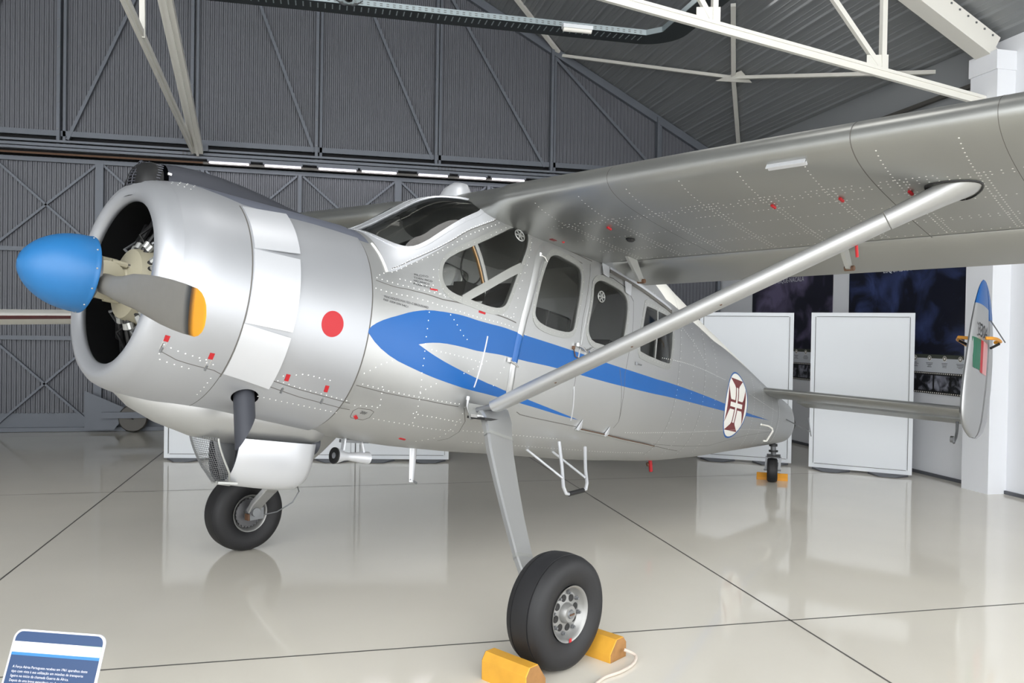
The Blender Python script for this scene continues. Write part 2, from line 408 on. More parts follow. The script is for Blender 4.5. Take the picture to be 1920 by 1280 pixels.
mb = MB(); mb.add([(XL,-9,0),(XR+.3,-9,0),(XR+.3,YW+.4,0),(XL,YW+.4,0)], [(0,1,2,3)], 'floor')
for x in (-7.25,-2.173,2.906):
    mb.add([(x-.007,-9,.0008),(x+.007,-9,.0008),(x+.007,YW,.0008),(x-.007,YW,.0008)], [(0,1,2,3)], 'seam')
for y in (-.28,4.598,9.481,14.36):
    mb.add([(XL,y-.007,.0008),(XR,y-.007,.0008),(XR,y+.007,.0008),(XL,y+.007,.0008)], [(0,1,2,3)], 'seam')
mb.build('floor', smooth=0, recalc=False, kind='structure')

def cladding(mb, x0, x1, y, zb, zt, m, per=.072, amp=.020):
    n = int((x1-x0)/per); xs = []
    for i in range(n+1):
        for t, a in ((0,0),(.18,1),(.5,1),(.68,0)):
            x = x0+(i+t)*per
            if x <= x1: xs.append((x, y-amp*a))
    mb.grid([[(x,yy,zb(x)) for x,yy in xs], [(x,yy,zt(x)) for x,yy in xs]], m)
# gable wall above the doors
mb = MB(); cladding(mb, XL, XR+.25, YW, lambda x: 4.93, lambda x: roof_z(x), 'corr')
wb = mb.build('wall_back', smooth=0, recalc=False, kind='structure')
mb = MB(); mb.box(((XL+XR)/2+.1,YW+.22,2.6),(XR-XL+.4,.1,5.4),'darkvoid'); mb.build('sky_block', wb, smooth=0)  # added dark sheet, stops the sky showing through the door gaps
mb = MB(); mb.bar((XL,YW-.05,4.945),(XR,YW-.05,4.945),.08,.09,'steelbeam'); mb.build('girt', wb, smooth=0)
mb = MB(); mb.box((-2,YW+.1,4.82),(19.8,.1,.3),'darkvoid'); mb.build('dark_gap', wb, smooth=0)
def up_post(x):
    mb = MB(); zt = roof_z(x)-.05
    mb.bar((x-.035,YW-.10,4.72),(x-.035,YW-.10,zt),.05,.12,'steelbeam',(0,1,0)); mb.bar((x+.04,YW-.06,4.72),(x+.04,YW-.06,zt),.045,.06,'steelbeam',(0,1,0))
    for k in range(9): mb.box((x-.035,YW-.165,5.0+k*.45),(.02,.01,.02),'steel')
    mb.build('wall_post', wb, smooth=0)
for x in (-10.5,-8.4,-6.35,-4.24,-2.17,-.10,2.02,4.2,6.35): up_post(x)
for a, b in (((-4.15,4.85),(-2.5,8.8)), ((-.18,4.9),(-1.72,9.0)), ((1.93,4.9),(.45,8.3)), ((4.05,4.9),(2.1,8.1)), ((4.25,6.95),(6.25,5.0)), ((-6.3,4.85),(-4.6,8.2))):
    mb = MB(); mb.bar((a[0],YW-.07,a[1]),(b[0],YW-.07,b[1]),.05,.055,'steelbeam',(0,1,0)); mb.build('wall_brace', wb, smooth=0)
mb = MB()
mb.bar((-2.05,YW-.06,RZ-.10),(XR,YW-.06,roof_z(XR)-.10),.1,.14,'steelbeam',(0,0,1)); mb.bar((-2.05,YW-.06,RZ-.10),(XL,YW-.06,roof_z(XL)-.10),.1,.14,'steelbeam',(0,0,1))
mb.build('rake_beam', wb, smooth=0)
mb = MB(); mb.box((-2.24,YW-.2,5.15),(.16,.08,.34),'steelbeam'); mb.build('junction_box', wb, smooth=0)
mb = MB(); mb.tube([(-2.2,YW-.2,4.99),(-2.1,YW-.28,4.9),(-1.98,YW-.3,4.75)],.015,'steel'); mb.build('conduit', wb)
# door track beam
mb = MB()
for z, h in ((4.755,.035),(4.69,.045),(4.63,.04)): mb.bar((XL,YW-.34,z),(XR,YW-.34,z),.10 if h<.045 else .07,h,'steelbeam')
for x in (-2.15,2.15,4.6):
    for i in range(6):
        for z in (4.705,4.675): mb.box((x-.15+i*.06,YW-.38,z),(.02,.01,.012),'seam')
mb.build('trim_1', smooth=0, kind='structure')
mb = MB(); mb.box((-2,YW-.12,4.60),(19.6,.16,.05),'darkvoid'); mb.bar((XL,YW-.27,4.565),(-2.0,YW-.27,4.565),.03,.03,'rust'); mb.bar((-2.0,YW-.27,4.56),(XR,YW-.27,4.56),.04,.04,'track')
mb.build('trim_2', smooth=0, kind='structure')
# sliding doors
px = [-11.7,-10.1,-8.5,-6.9,-5.28,-3.65,-2.03,-.41,1.31,2.98,4.65,6.3,7.7]
leaf = [(0,3),(3,5),(5,8),(8,12)]
for n,(i0,i1) in enumerate(leaf):
    x0,x1 = px[i0],px[i1]; yy = YW-.02+.0*n
    mb = MB(); cladding(mb, x0+.01, x1-.01, yy, lambda x:.30, lambda x:4.55, 'corr')
    mb.add([(x0,yy-.02,.06),(x1,yy-.02,.06),(x1,yy-.02,.31),(x0,yy-.02,.31)],[(0,1,2,3)],'steelbeam')
    d = mb.build('door_%d'%(n+1), smooth=0, recalc=False, kind='structure')
    for z in (.04,1.56,3.02,4.50):
        mb = MB(); mb.bar((x0,yy-.06,z),(x1,yy-.06,z),.06,.07,'steelbeam'); mb.build('door_rail', d, smooth=0)
    for i in range(i0,i1+1):
        mb = MB(); mb.bar((px[i]+(.03 if i==i0 else -.03 if i==i1 else 0),yy-.06,.04),(px[i]+(.03 if i==i0 else -.03 if i==i1 else 0),yy-.06,4.5),.06,.08,'steelbeam',(0,1,0)); mb.build('door_post', d, smooth=0)
    for i in range(i0,i1):
        for z0,z1 in ((.08,1.52),(1.6,2.98),(3.06,4.46)):
            if z0 == 1.6: continue
            for za,zb_ in ((z0,z1),(z1,z0)):
                mb = MB(); mb.bar((px[i]+.05,yy-.05,za),(px[i+1]-.05,yy-.05,zb_),.035,.05,'steelbeam',(0,1,0)); mb.build('door_brace', d, smooth=0)
    if n == 1:
        pass
# wheel bogie at the foot of the door
w = empty('door_wheel_bogie', (-3.05,YW-.3,0), kind='structure'); w.name = 'trim_3'
mb = MB(); mb.lathe([(-.05,.02),(-.05,.21),(-.02,.23),(.02,.23),(.05,.21),(.05,.02)],(0,0,.24),(0,1,0),'track',n=36); mb.build('bogie_wheel', w)
mb = MB(); mb.box((0,-.08,.30),(.95,.04,.10),'steelbeam'); mb.add([(-.75,.0,.05),(-.30,.0,.05),(-.18,.0,.2),(-.15,.0,.42),(-.75,.0,.7)],[(0,1,2,3,4)],'steelbeam'); mb.build('bogie_frame', w, smooth=0)

# roof
def roof_side(s, name):
    mb = MB(); xs=[]; L = 9.9; n = 40
    for i in range(n):
        for t,a in ((0,0),(.04,1),(.11,1),(.15,0),(.48,0),(.5,.35),(.52,0),(.74,0),(.76,.35),(.78,0)):
            d = (i+t)*L/n; x = -2.05 + s*d
            xs.append((x, roof_z(x) - .022*a))
    mb.grid([[(x,-3.0,z) for x,z in xs],[(x,YW+.1,z) for x,z in xs]], 'ceil')
    return mb.build(name, smooth=0, recalc=False, kind='structure')
roof_side(1,'ceiling'); roof_side(-1,'ceiling_left')
# right wall, pillars, eaves
mb = MB(); mb.box((XR+.1,9.15,2.7),(.2,11.9,5.4),'wallw'); mb.box((XR+.1,0,4.85),(.2,6.4,1.1),'wallw'); wr = mb.build('wall_right', smooth=0, kind='structure')  # opening added at the near end, out of view, so sky lights the fuselage
for y0,y1,dp in ((4.7,5.1,.25),(7.90,8.30,.25),(10.89,11.26,.10),(14.05,14.6,.10)):
    mb = MB(); mb.box((XR-dp/2+.01,(y0+y1)/2,2.45),(dp+.02,y1-y0,4.9),'wallw')
    if dp>.2: mb.box((XR-dp/2+.0,(y0+y1)/2,5.0),(dp+.04,y1-y0+.02,.22),'wallw'); mb.build('pillar', wr, smooth=0)
mb = MB(); mb.box((XR-.02,11.7,4.93),(.10,6.8,.80),'ceil'); mb.box((XR-.05,11.7,4.86),(.16,6.8,.05),'track'); mb.build('eaves_cladding', wr, smooth=0)
mb = MB(); mb.box((XL-.1,4.2,2.7),(.2,21.8,5.4),'wallw'); mb.build('wall_left', smooth=0, kind='structure')
mb = MB(); mb.box((XR-.012,9.1,.02),(.03,11.8,.04),'foot'); mb.build('baseboard_right', smooth=0, kind='structure')

# roof trusses in the planes of the pillars
def truss(y, label):
    t = empty('roof_truss', (0,0,0), label=label, cat='roof truss')
    bz = lambda x: 4.574+.1527*(7.547-x)
    mb = MB(); xr = 7.62
    mb.bar((xr,y,bz(xr)+.02),(-2.05,y,bz(-2.05)+.02),.10,.035,'beam'); mb.bar((xr,y-.01,bz(xr)-.03),(-2.05,y-.01,bz(-2.05)-.03),.05,.07,'beam'); mb.build('bottom_chord', t, smooth=0)
    mb = MB(); mb.bar((6.15,y,roof_z(6.15)-.16),(-2.05,y,RZ-.16),.10,.12,'beam'); mb.build('top_chord', t, smooth=0)
    mb = MB(); a=Vector((7.56,y,roof_z(7.56)-.22)); b=Vector((6.2,y,roof_z(6.2)-.2)); mb.bar(a,b,.22,.24,'beam')
    for k in range(12):
        p=a.lerp(b,(k+.5)/12); mb.box((p.x,y-.115,p.z+.09),(.02,.01,.02),'steel')
    mb.bar((7.72,y-.02,roof_z(7.72)-.28),(7.5,y-.02,roof_z(7.5)-.24),.08,.12,'beam'); mb.build('haunch_box', t, smooth=0)
    nodes=(6.14,4.06,2.0,0.0)
    for i,x in enumerate(nodes):
        mb = MB(); mb.bar((x,y,bz(x)),(x,y,roof_z(x)-.16),.06,.06,'beam'); mb.add([(x-.22,y-.02,bz(x)),(x+.06,y-.02,bz(x)),(x+.06,y-.02,bz(x)+.2),(x-.22,y-.02,bz(x)+.17)],[(0,1,2,3)],'beam'); mb.build('truss_post', t, smooth=0)
        mb = MB(); x2 = x-2.0; mb.bar((x-.03,y,bz(x)+.05),(x2+.1,y,roof_z(x2)-.22),.05,.055,'beam'); mb.build('truss_diagonal', t, smooth=0)
truss(8.1, 'white steel roof truss with a sloping bottom chord over the wing')
# longitudinal truss reaching the middle of the track beam
t = empty('longitudinal_truss', (0,0,0), label='white steel beams converging on the middle of the grey door track', cat='steel beam')
A0=Vector((-2.06,14.55,4.72)); 
mb = MB(); a1=Vector((-1.86,8.2,6.70)); mb.bar(A0,a1,.17,.10,'beam',(0,0,1)); mb.bar(A0-Vector((0,0,.06)),a1-Vector((0,0,.06)),.04,.06,'beam',(0,0,1)); mb.build('upper_beam', t, smooth=0)
mb = MB(); a2=Vector((-2.00,7.4,5.50)); mb.bar(A0+Vector((-.08,0,.03)),a2+Vector((-.08,0,0)),.085,.07,'beam'); mb.bar(A0+Vector((-.08,0,-.03)),a2+Vector((-.08,0,-.06)),.03,.05,'beam'); mb.build('lower_beam', t, smooth=0)
mb = MB(); p=A0.lerp(a2,.59); mb.bar((p.x-.06,p.y,p.z-.03),(p.x-.06,p.y-.1,6.35),.06,.05,'beam'); mb.build('truss_post', t, smooth=0)
mb = MB(); mb.box((-2.05,YW-.42,4.78),(.3,.06,.1),'steelbeam'); mb.build('end_plate', t, smooth=0)
# bracing under the roof
def brace(pts, w, label):
    t = MB()
    for a,b in zip(pts[:-1],pts[1:]): t.bar((a[0],a[1],a[2]-.07),(b[0],b[1],b[2]-.07),w,.05,'beam')
    return t.build('roof_brace', smooth=0, label=label, cat='brace')
b = brace([(4.38,14.9,7.08),(6.42,12.1,6.01),(7.72,9.1,5.30)], .08, 'long pale roof brace running from the grey rake to the white pillar')
mb = MB(); mb.add([(6.2,12.3,5.93),(6.42,11.85,5.98),(6.64,11.9,5.82),(6.42,12.2,5.90)],[(0,1,2,3)],'beam'); mb.build('gusset', b, smooth=0)
brace([(5.54,10.49,6.47),(6.42,12.1,6.01),(7.5,13.9,5.44)], .07, 'pale roof brace crossing the long one under the ceiling')
brace([(3.05,13.9,7.82),(4.28,14.9,7.14)], .08, 'short pale roof brace rising above the grey rake')

# cable tray
t = empty('cable_tray', (0,0,0), label='perforated grey cable tray bending under the roof', cat='cable tray')
mb = MB()
for (a,b) in (((-5.0,10.98,6.08),(4.45,10.98,6.08)),((4.62,10.80,6.08),(4.62,7.4,6.08)),((4.45,10.98,6.08),(4.62,10.80,6.08))):
    mb.bar(a,b,.012,.075,'tray')
for i in range(110):
    for z in (6.065,6.09): mb.box((-4.9+i*.085,10.972,z),(.035,.004,.007),'seam')
mb.build('side_rail', t, smooth=0)
mb = MB(); arc=[(4.45+.55*math.sin(u),10.8+.55*math.cos(u)) for u in [k*math.pi/16 for k in range(9)]]
pl=[(-5,10.98),(-5,11.35),(4.45,11.35)]+arc[1:]+[(5.0,7.4),(4.62,7.4),(4.62,10.8),(4.45,10.98)]
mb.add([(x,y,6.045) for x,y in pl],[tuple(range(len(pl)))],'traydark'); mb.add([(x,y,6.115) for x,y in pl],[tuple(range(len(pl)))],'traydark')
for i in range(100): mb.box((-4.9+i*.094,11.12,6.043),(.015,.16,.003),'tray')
mb.build('tray_bottom', t, smooth=0)
t = empty('batten_light', (3.35,10.75,5.96), label='small white batten light hanging under the perforated cable tray', cat='light')
mb = MB(); mb.box((0,0,0),(.42,.10,.05),'board'); mb.build('housing', t, smooth=0)
mb = MB(); mb.tube([(-.2,0,-.035),(.2,0,-.035)],.035,'white',n=12); mb.build('diffuser', t)
t = empty('ceiling_spot', (.28,10.7,5.98), label='clear round lamp hanging below the cable tray at the top edge', cat='light')
mb = MB(); mb.lathe([(0,.02),(.02,.13),(.06,.18),(.08,.185)],(0,0,-.04),(0,0,1),'glass',n=32); mb.build('lens', t)
mb = MB(); mb.lathe([(0,.02),(0,.05),(.12,.05),(.12,.01)],(0,0,0),(0,0,1),'steel',n=20); mb.build('lamp_body', t)

# fluorescent tubes under the track
tubes=((-1.92,-1.22),(-1.02,-.36),(-.12,.58),(.62,1.28),(1.62,2.2),(2.36,2.9),(2.96,3.62))
names=['leftmost fluorescent tube glowing under the door track','second fluorescent tube from the left under the door track','third fluorescent tube from the left under the door track','fluorescent tube in the middle of the row under the door track','third fluorescent tube from the right under the door track','second fluorescent tube from the right under the door track','rightmost fluorescent tube, next to the wing leading edge']
for (a,b_),lb in zip(tubes,names):
    t = empty('fluorescent_light', ((a+b_)/2,14.64,4.585), label=lb, cat='light', group='fluorescent tubes under the door track')
    h=(b_-a)/2
    mb = MB(); mb.tube([(-h+.03,0,-.024),(h-.03,0,-.024)],.013,'tube',n=12); mb.build('tube', t)
    mb = MB(); mb.box((0,0,.012),(h*2,.06,.035),'steelbeam'); mb.build('batten', t, smooth=0)

# free-standing white display boards
def board(p0, p1, h, label, z0=.03):
    p0=Vector(p0+(0,)); p1=Vector(p1+(0,)); L=(p1-p0).length; ang=math.atan2((p1-p0).y,(p1-p0).x)
    t = empty('display_board', p0, ang, label=label, cat='display board', group='white display boards')
    mb = MB(); mb.box((L/2,.015,z0+h/2),(L-.05,.02,h-.05),'board'); mb.build('panel', t, smooth=0)
    mb = MB()
    for a,b,w_ in (((0,0,z0),(0,0,z0+h),0),((L,0,z0),(L,0,z0+h),0)): mb.box((a[0]+(.025 if a[0]==0 else -.025),.01,z0+h/2),(.05,.05,h),'board')
    for z in (z0+.025,z0+h-.025): mb.box((L/2,.01,z),(L-.1,.05,.05),'board')
    for z in (z0+.052,z0+h-.052): mb.box((L/2,-.0005,z),(L-.14,.012,.006),'seam')
    for x in (.054,L-.054): mb.box((x,-.0005,z0+h/2),(.004,.012,h-.12),'seam')
    mb.build('board_frame', t, smooth=0)
    for x in (.28,L-.28):
        mb = MB(); mb.add([(x-.24,0,.004),(x+.24,0,.004),(x+.1,-.18,.004),(x-.1,-.18,.004),(x-.24,0,.03),(x+.24,0,.03),(x+.1,-.18,.014),(x-.1,-.18,.014)],[(0,1,2,3),(4,5,6,7),(0,1,5,4),(1,2,6,5),(2,3,7,6),(3,0,4,7)],'foot'); mb.build('foot', t, smooth=0)
board((6.44,9.83),(7.39,9.01),2.08,'white display board nearest the right wall, beside the tail fin')
board((5.29,10.82),(6.35,10.11),2.08,'white display board just behind the tail wheel')
q0=Vector((-2.04,11.66)); q1=Vector((1.715,11.04))
for k,lb in enumerate(('leftmost white display board, behind the oil cooler scoop','white display board behind the nose, middle of the three','white display board behind the aerial mast under the belly')):
    a=q0.lerp(q1,k/3+.002); b_=q0.lerp(q1,(k+1)/3-.002); board((a.x,a.y),(b_.x,b_.y),1.62,lb)

# wall posters
def poster_mat(name, c1, c2, sc, seed):
    m = bpy.data.materials.new(name); m.use_nodes = True; nt = m.node_tree; b = nt.nodes['Principled BSDF']
    tc = nt.nodes.new('ShaderNodeTexCoord'); mp = nt.nodes.new('ShaderNodeMapping'); mp.inputs['Location'].default_value=(seed,seed*2,seed)
    nz = nt.nodes.new('ShaderNodeTexNoise'); nz.inputs['Scale'].default_value = sc; nz.inputs['Detail'].default_value = 7; nz.inputs['Distortion'].default_value=.8
    nt.links.new(tc.outputs['Object'], mp.inputs[0]); nt.links.new(mp.outputs[0], nz.inputs['Vector'])
    cr = nt.nodes.new('ShaderNodeValToRGB'); cr.color_ramp.elements[0].position=.44; cr.color_ramp.elements[1].position=.68
    cr.color_ramp.elements[0].color=c1; cr.color_ramp.elements[1].color=c2
    nt.links.new(nz.outputs['Fac'], cr.inputs[0]); nt.links.new(cr.outputs[0], b.inputs['Base Color'])
    b.inputs['Roughness'].default_value=.35; return m
M['navy']=poster_mat('navy_print', S(12,16,34), S(58,72,118), 2.2, 3.1)
M['navy2']=poster_mat('violet_print', S(22,22,38), S(104,96,126), 1.8, 7.7)
M['photo']=poster_mat('photo_print', S(14,15,22), S(150,152,165), 7, 1.3)
M['bandw']=mat('band_white', S(206,210,216), .5); M['olive']=mat('band_olive', S(70,74,66), .5)
def wall_text(mb, txt, y, z, h, m, x=XR-.012, rev=True):
    vs,fs=text_tris(txt, h)
    mb.add([(x, y-u, z+v) for u,v in vs], fs, m)
def poster(y0, y1, m, title, ty, label):
    t = empty('wall_poster', (0,0,0), label=label, cat='poster', group='posters on the right wall')
    mb = MB(); mb.box((XR-.006,(y0+y1)/2,2.42),(.010,y1-y0,1.68),m); mb.build('dark_print', t, smooth=0)
    mb = MB(); mb.box((XR-.006,(y0+y1)/2,1.555),(.010,y1-y0,.05),'olive'); mb.box((XR-.006,(y0+y1)/2,1.44),(.010,y1-y0,.18),'bandw')
    rnd = random.Random(int(y0*10))
    n=int((y1-y0)/.25)
    for k in range(n):
        yy=y1-.12-k*(y1-y0)/n
        mb.lathe([(0,.001),(0,.035)],(XR-.0125,yy,1.53),(1,0,0),'white',n=16); mb.lathe([(-.001,.018),(-.001,.028)],(XR-.0125,yy,1.53),(1,0,0),'text',n=16)
        for r in range(4): mb.box((XR-.0125,yy,1.47-r*.017),(.001,rnd.uniform(.06,.15),.005),'text')
    mb.build('timeline_band', t, smooth=0)
    mb = MB(); mb.box((XR-.006,(y0+y1)/2,1.21),(.010,y1-y0,.28),'black')
    k=y0+.03
    while k<y1-.02:
        for z in (1.335,1.085): mb.box((XR-.0125,k,z),(.001,.018,.014),'white')
        k+=.036
    mb.build('film_strip', t, smooth=0)
    n=int((y1-y0)/.29)
    for k in range(n):
        mb = MB(); w_=(y1-y0)/n; mb.box((XR-.0125,y0+(k+.5)*w_,1.21),(.002,w_-.03,.20),'photo'); mb.build('photo', t, smooth=0)
    if title:
        mb = MB(); wall_text(mb, title, ty, 2.70, .11, 'bandw'); mb.build('title', t, smooth=0, recalc=False)
poster(11.27,13.7,'navy2','MOCAMBIQUE-NACALA',13.25,'dark violet wall poster titled in white letters, left of the other one')
poster(8.48,10.86,'navy','ESQUADRA',10.1,'dark blue wall poster behind the right display board')

# wing of a parked neighbour, entering at the left edge
t = empty('parked_aircraft_wing', (0,0,0), label='white wing with a dark red stripe of another aircraft at the left edge', cat='aircraft')
def lw(xx, s):  # section outline at station xx, scale s
    y0=9.0; pts=[]
    for k in range(20):
        a=2*math.pi*k/20; cc=math.cos(a); ss=math.sin(a)
        pts.append((xx, y0+.85*s*cc+.85*(1-s)*0, 1.86+(.02*(xx+3)) + (.075*s*ss*(1+.3*cc)) ))
    return pts
mb = MB(); mb.loft([lw(-9,1.25),lw(-5,1.15),lw(-3.2,1.0),lw(-2.5,.93),lw(-2.2,.8),lw(-2.03,.55),lw(-1.98,.2)],'white'); 
o=mb.build('wing_panel', t)
mb = MB(); rs=[]
for xx,s in ((-9,1.25),(-5,1.15),(-3.2,1.0),(-2.5,.93),(-2.2,.8)):
    p=lw(xx,s); rs.append([(p[j][0],p[j][1]-.004,p[j][2]) for j in (10,11,12)])
mb.grid(rs,'maroonw'); mb.build('stripe', t)

# information panel on its stand
t = empty('information_panel', (-.62,2.2,0), label='blue and white information panel standing at the lower left corner', cat='sign')
TL=Vector((-.770,2.365,1.0))-Vector((-.62,2.2,0)); ex=Vector((.237,-.091,0)).normalized()
a=math.radians(68); ed=Vector((-.358*math.cos(a),-.933*math.cos(a),-math.sin(a))); en=ex.cross(-ed).normalized()
W_=.2585; H_=.36
def sp(u,v,o=0.0): return TL+ex*(u*W_)+ed*(v*W_)+en*o
def rr(u0,v0,u1,v1,r,o,corners=(1,1,1,1)):
    pts=[]
    for (cx,cy,a0,f) in ((u0+r,v0+r,180,corners[0]),(u1-r,v0+r,270,corners[1]),(u1-r,v1-r,0,corners[2]),(u0+r,v1-r,90,corners[3])):
        if f:
            for k in range(7):
                q=math.radians(a0+k*15); pts.append(sp(cx+r*math.cos(q),cy+r*math.sin(q),o))
        else: pts.append(sp(u0 if a0 in (180,90) else u1, v0 if a0 in (180,270) else v1, o))
    return pts
HH=H_/W_
mb = MB(); mb.loft([rr(0,0,1,HH,.09,-.004),rr(0,0,1,HH,.09,0)],'signwhite'); mb.build('panel', t, smooth=0)
mb = MB()
pts=rr(.022,.018,.978,.16,.075,.0008,(1,1,0,0)); mb.add(pts,[tuple(range(len(pts)))],'signblue')
pts=rr(.022,.265,.978,HH-.02,.075,.0008,(0,0,1,1)); mb.add(pts,[tuple(range(len(pts)))],'signblue')
mb.add([sp(.76,.115,.0012),sp(.978,.115,.0012),sp(.978,.215,.0012),sp(.76,.215,.0012)],[(0,1,2,3)],'signgreen')
mb.add([sp(.022,.115,.0010),sp(.76,.115,.0010),sp(.76,.215,.0010),sp(.022,.215,.0010)],[(0,1,2,3)],'signwhite')
mb.add([sp(.022,.215,.0012),sp(.978,.215,.0012),sp(.978,.243,.0012),sp(.022,.243,.0012)],[(0,1,2,3)],'signlight')
mb.add([sp(.022,.243,.0009),sp(.978,.243,.0009),sp(.978,.28,.0009),sp(.022,.28,.0009)],[(0,1,2,3)],'signblue')
mb.build('printed_face', t, smooth=0, recalc=False)
def sgn(mb, txt, u, v, h, m, wmax):
    vs,fs=text_tris(txt, h); mw=max(x for x,_ in vs); k=min(1,wmax/mw) if wmax else 1
    mb.add([sp(u+x*k,v-y,.0016) for x,y in vs], fs, m)
mb = MB(); sgn(mb,'Max-Holste MH 1521 Broussard',.10,.188,.058,'lav',.62); mb.build('title_lettering', t, smooth=0, recalc=False); mb = MB()
for k,l in enumerate(('A Força Aérea Portuguesa recebeu em 1961 aparelhos deste','tipo com vista à sua utilização em missões de transporte','ligeiro no início da chamada Guerra de África.','Depois de uma breve experiência em Angola, os aviões regres-','saram à Metrópole, onde até ao seu abate, em 1976, foram','utilizados para missões de ligação.')):
    sgn(mb,l,.075,.36+k*.042,.034,'signwhite',(.81,.81,.81,.81,.81,.48)[k])
mb.build('body_lettering', t, smooth=0, recalc=False)
mb = MB(); c0=sp(.5,HH*.6,-.02); mb.tube([c0,(c0.x,c0.y,.02)],.022,'steel'); mb.lathe([(0,.16),(.012,.16),(.02,.03)],(c0.x,c0.y,0),(0,0,1),'steel',n=32,caps=True); mb.build('stand', t)

# ================================================================== THE AEROPLANE
# shapes are written in (X aft along the thrust line, y towards the left wing, Z up) and tilted 9.5 deg onto the tail wheel
TH = math.radians(9.5); Z0 = 1.747
def T(X, y, Z): return (X*math.cos(TH)+Z*math.sin(TH), -y, Z0 - X*math.sin(TH) + Z*math.cos(TH))
def Tg(x, y, z): return (x, -y, z)          # ground-level frame: x aft, y left, z up
AP = empty('airplane', (0.3244, 5.5464, 0), math.atan2(0.56235, 0.82690),
           label='silver high-wing monoplane with a blue side arrow, blue spinner and red dot', cat='aircraft')
KA = 0.0105  # degrees -> skin metres in the unrolled sheet
def pip(x, y, poly):
    c=False; j=len(poly)-1
    for i in range(len(poly)):
        xi,yi=poly[i]; xj,yj=poly[j]
        if (yi>y)!=(yj>y) and x < (xj-xi)*(y-yi)/(yj-yi)+xi: c=not c
        j=i
    return c
def dens(poly, d, closed=True):
    out=[]; n=len(poly)
    for i in range(n if closed else n-1):
        a=Vector(poly[i]); b=Vector(poly[(i+1)%n]); k=max(1,int((b-a).length/d))
        for j in range(k): out.append(tuple(a.lerp(b,j/k)))
    if not closed: out.append(tuple(poly[-1]))
    return out
def U(p): return [(x,a*KA) for x,a in p]
def sheet(x0, x1, a0, a1, regions, holes, dx=.035, da=2.5):
    """unrolled skin -> (points, triangles with region ids). regions: list of (polygon, id)"""
    vs=[]; es=[]
    def ring(p):
        b=len(vs); vs.extend(Vector(q) for q in p); n=len(p); es.extend((b+i,b+(i+1)%n) for i in range(n))
    border=dens([(x0,a0*KA),(x1,a0*KA),(x1,a1*KA),(x0,a1*KA)],.03)
    ring(border)
    for p,_ in regions: ring(p)
    for p in holes: ring(p)
    nx=max(2,int((x1-x0)/dx)); na=max(2,int((a1-a0)/da))
    for i in range(1,nx):
        for j in range(1,na): vs.append(Vector((x0+(x1-x0)*i/nx,(a0+(a1-a0)*j/na)*KA)))
    V,E_,F,_,_,_=delaunay_2d_cdt(vs,es,[],1,1e-5)
    tris=[];ids=[]
    bb=[(min(q[0] for q in p),max(q[0] for q in p),min(q[1] for q in p),max(q[1] for q in p)) for p,_ in regions]
    for f in F:
        cx=sum(V[i].x for i in f)/3; cy=sum(V[i].y for i in f)/3
        if any(pip(cx,cy,h) for h in holes): continue
        k=0
        for (p,i_),b in zip(regions,bb):
            if b[0]<=cx<=b[1] and b[2]<=cy<=b[3] and pip(cx,cy,p): k=i_
        tris.append(tuple(f)); ids.append(k)
    return [(v.x,v.y/KA) for v in V],tris,ids
def skin_mesh(name, sh, mats, parent, off=0.0, extra=None, sides=(1,-1)):
    V,tris,ids=sh; pts=[];nr=[];fs=[];mi=[]
    for s in sides:
        b=len(pts)
        for X,a in V:
            p=SP(X,a,off); q=SP(X,a,off+.01); n=Vector(T(q[0],q[1]*s,q[2]))-Vector(T(p[0],p[1]*s,p[2]))
            pts.append(T(p[0],p[1]*s,p[2])); nr.append(n.normalized())
        for f,k in zip(tris,ids):
            g=[b+i for i in f]
            n=(Vector(pts[g[1]])-Vector(pts[g[0]])).cross(Vector(pts[g[2]])-Vector(pts[g[0]]))
            if n.dot(nr[g[0]])<0: g.reverse()
            fs.append(g); mi.append(k)
    if extra:
        ev,en,ef,em=extra; b=len(pts); pts+=ev; nr+=en; fs+=[[b+i for i in f] for f in ef]; mi+=em
    me=bpy.data.meshes.new(name); me.from_pydata(pts,[],fs)
    for m in mats: me.materials.append(M[m])
    me.polygons.foreach_set('material_index',mi); me.shade_smooth(); me.update()
    me.normals_split_custom_set_from_vertices(nr)
    o=bpy.data.objects.new(name,me); COL.objects.link(o); o.parent=parent; return o
def line_poly(p, w):
    """thin closed strip along a skin polyline (unrolled coordinates)"""
    p=dens(U(p),.04,False); L=[];R=[]
    for i,q in enumerate(p):
        a=Vector(p[max(0,i-1)]); b=Vector(p[min(len(p)-1,i+1)]); d=(b-a).normalized(); n=Vector((-d.y,d.x))*w/2
        L.append((q[0]+n.x,q[1]+n.y)); R.append((q[0]-n.x,q[1]-n.y))
    return L+R[::-1]
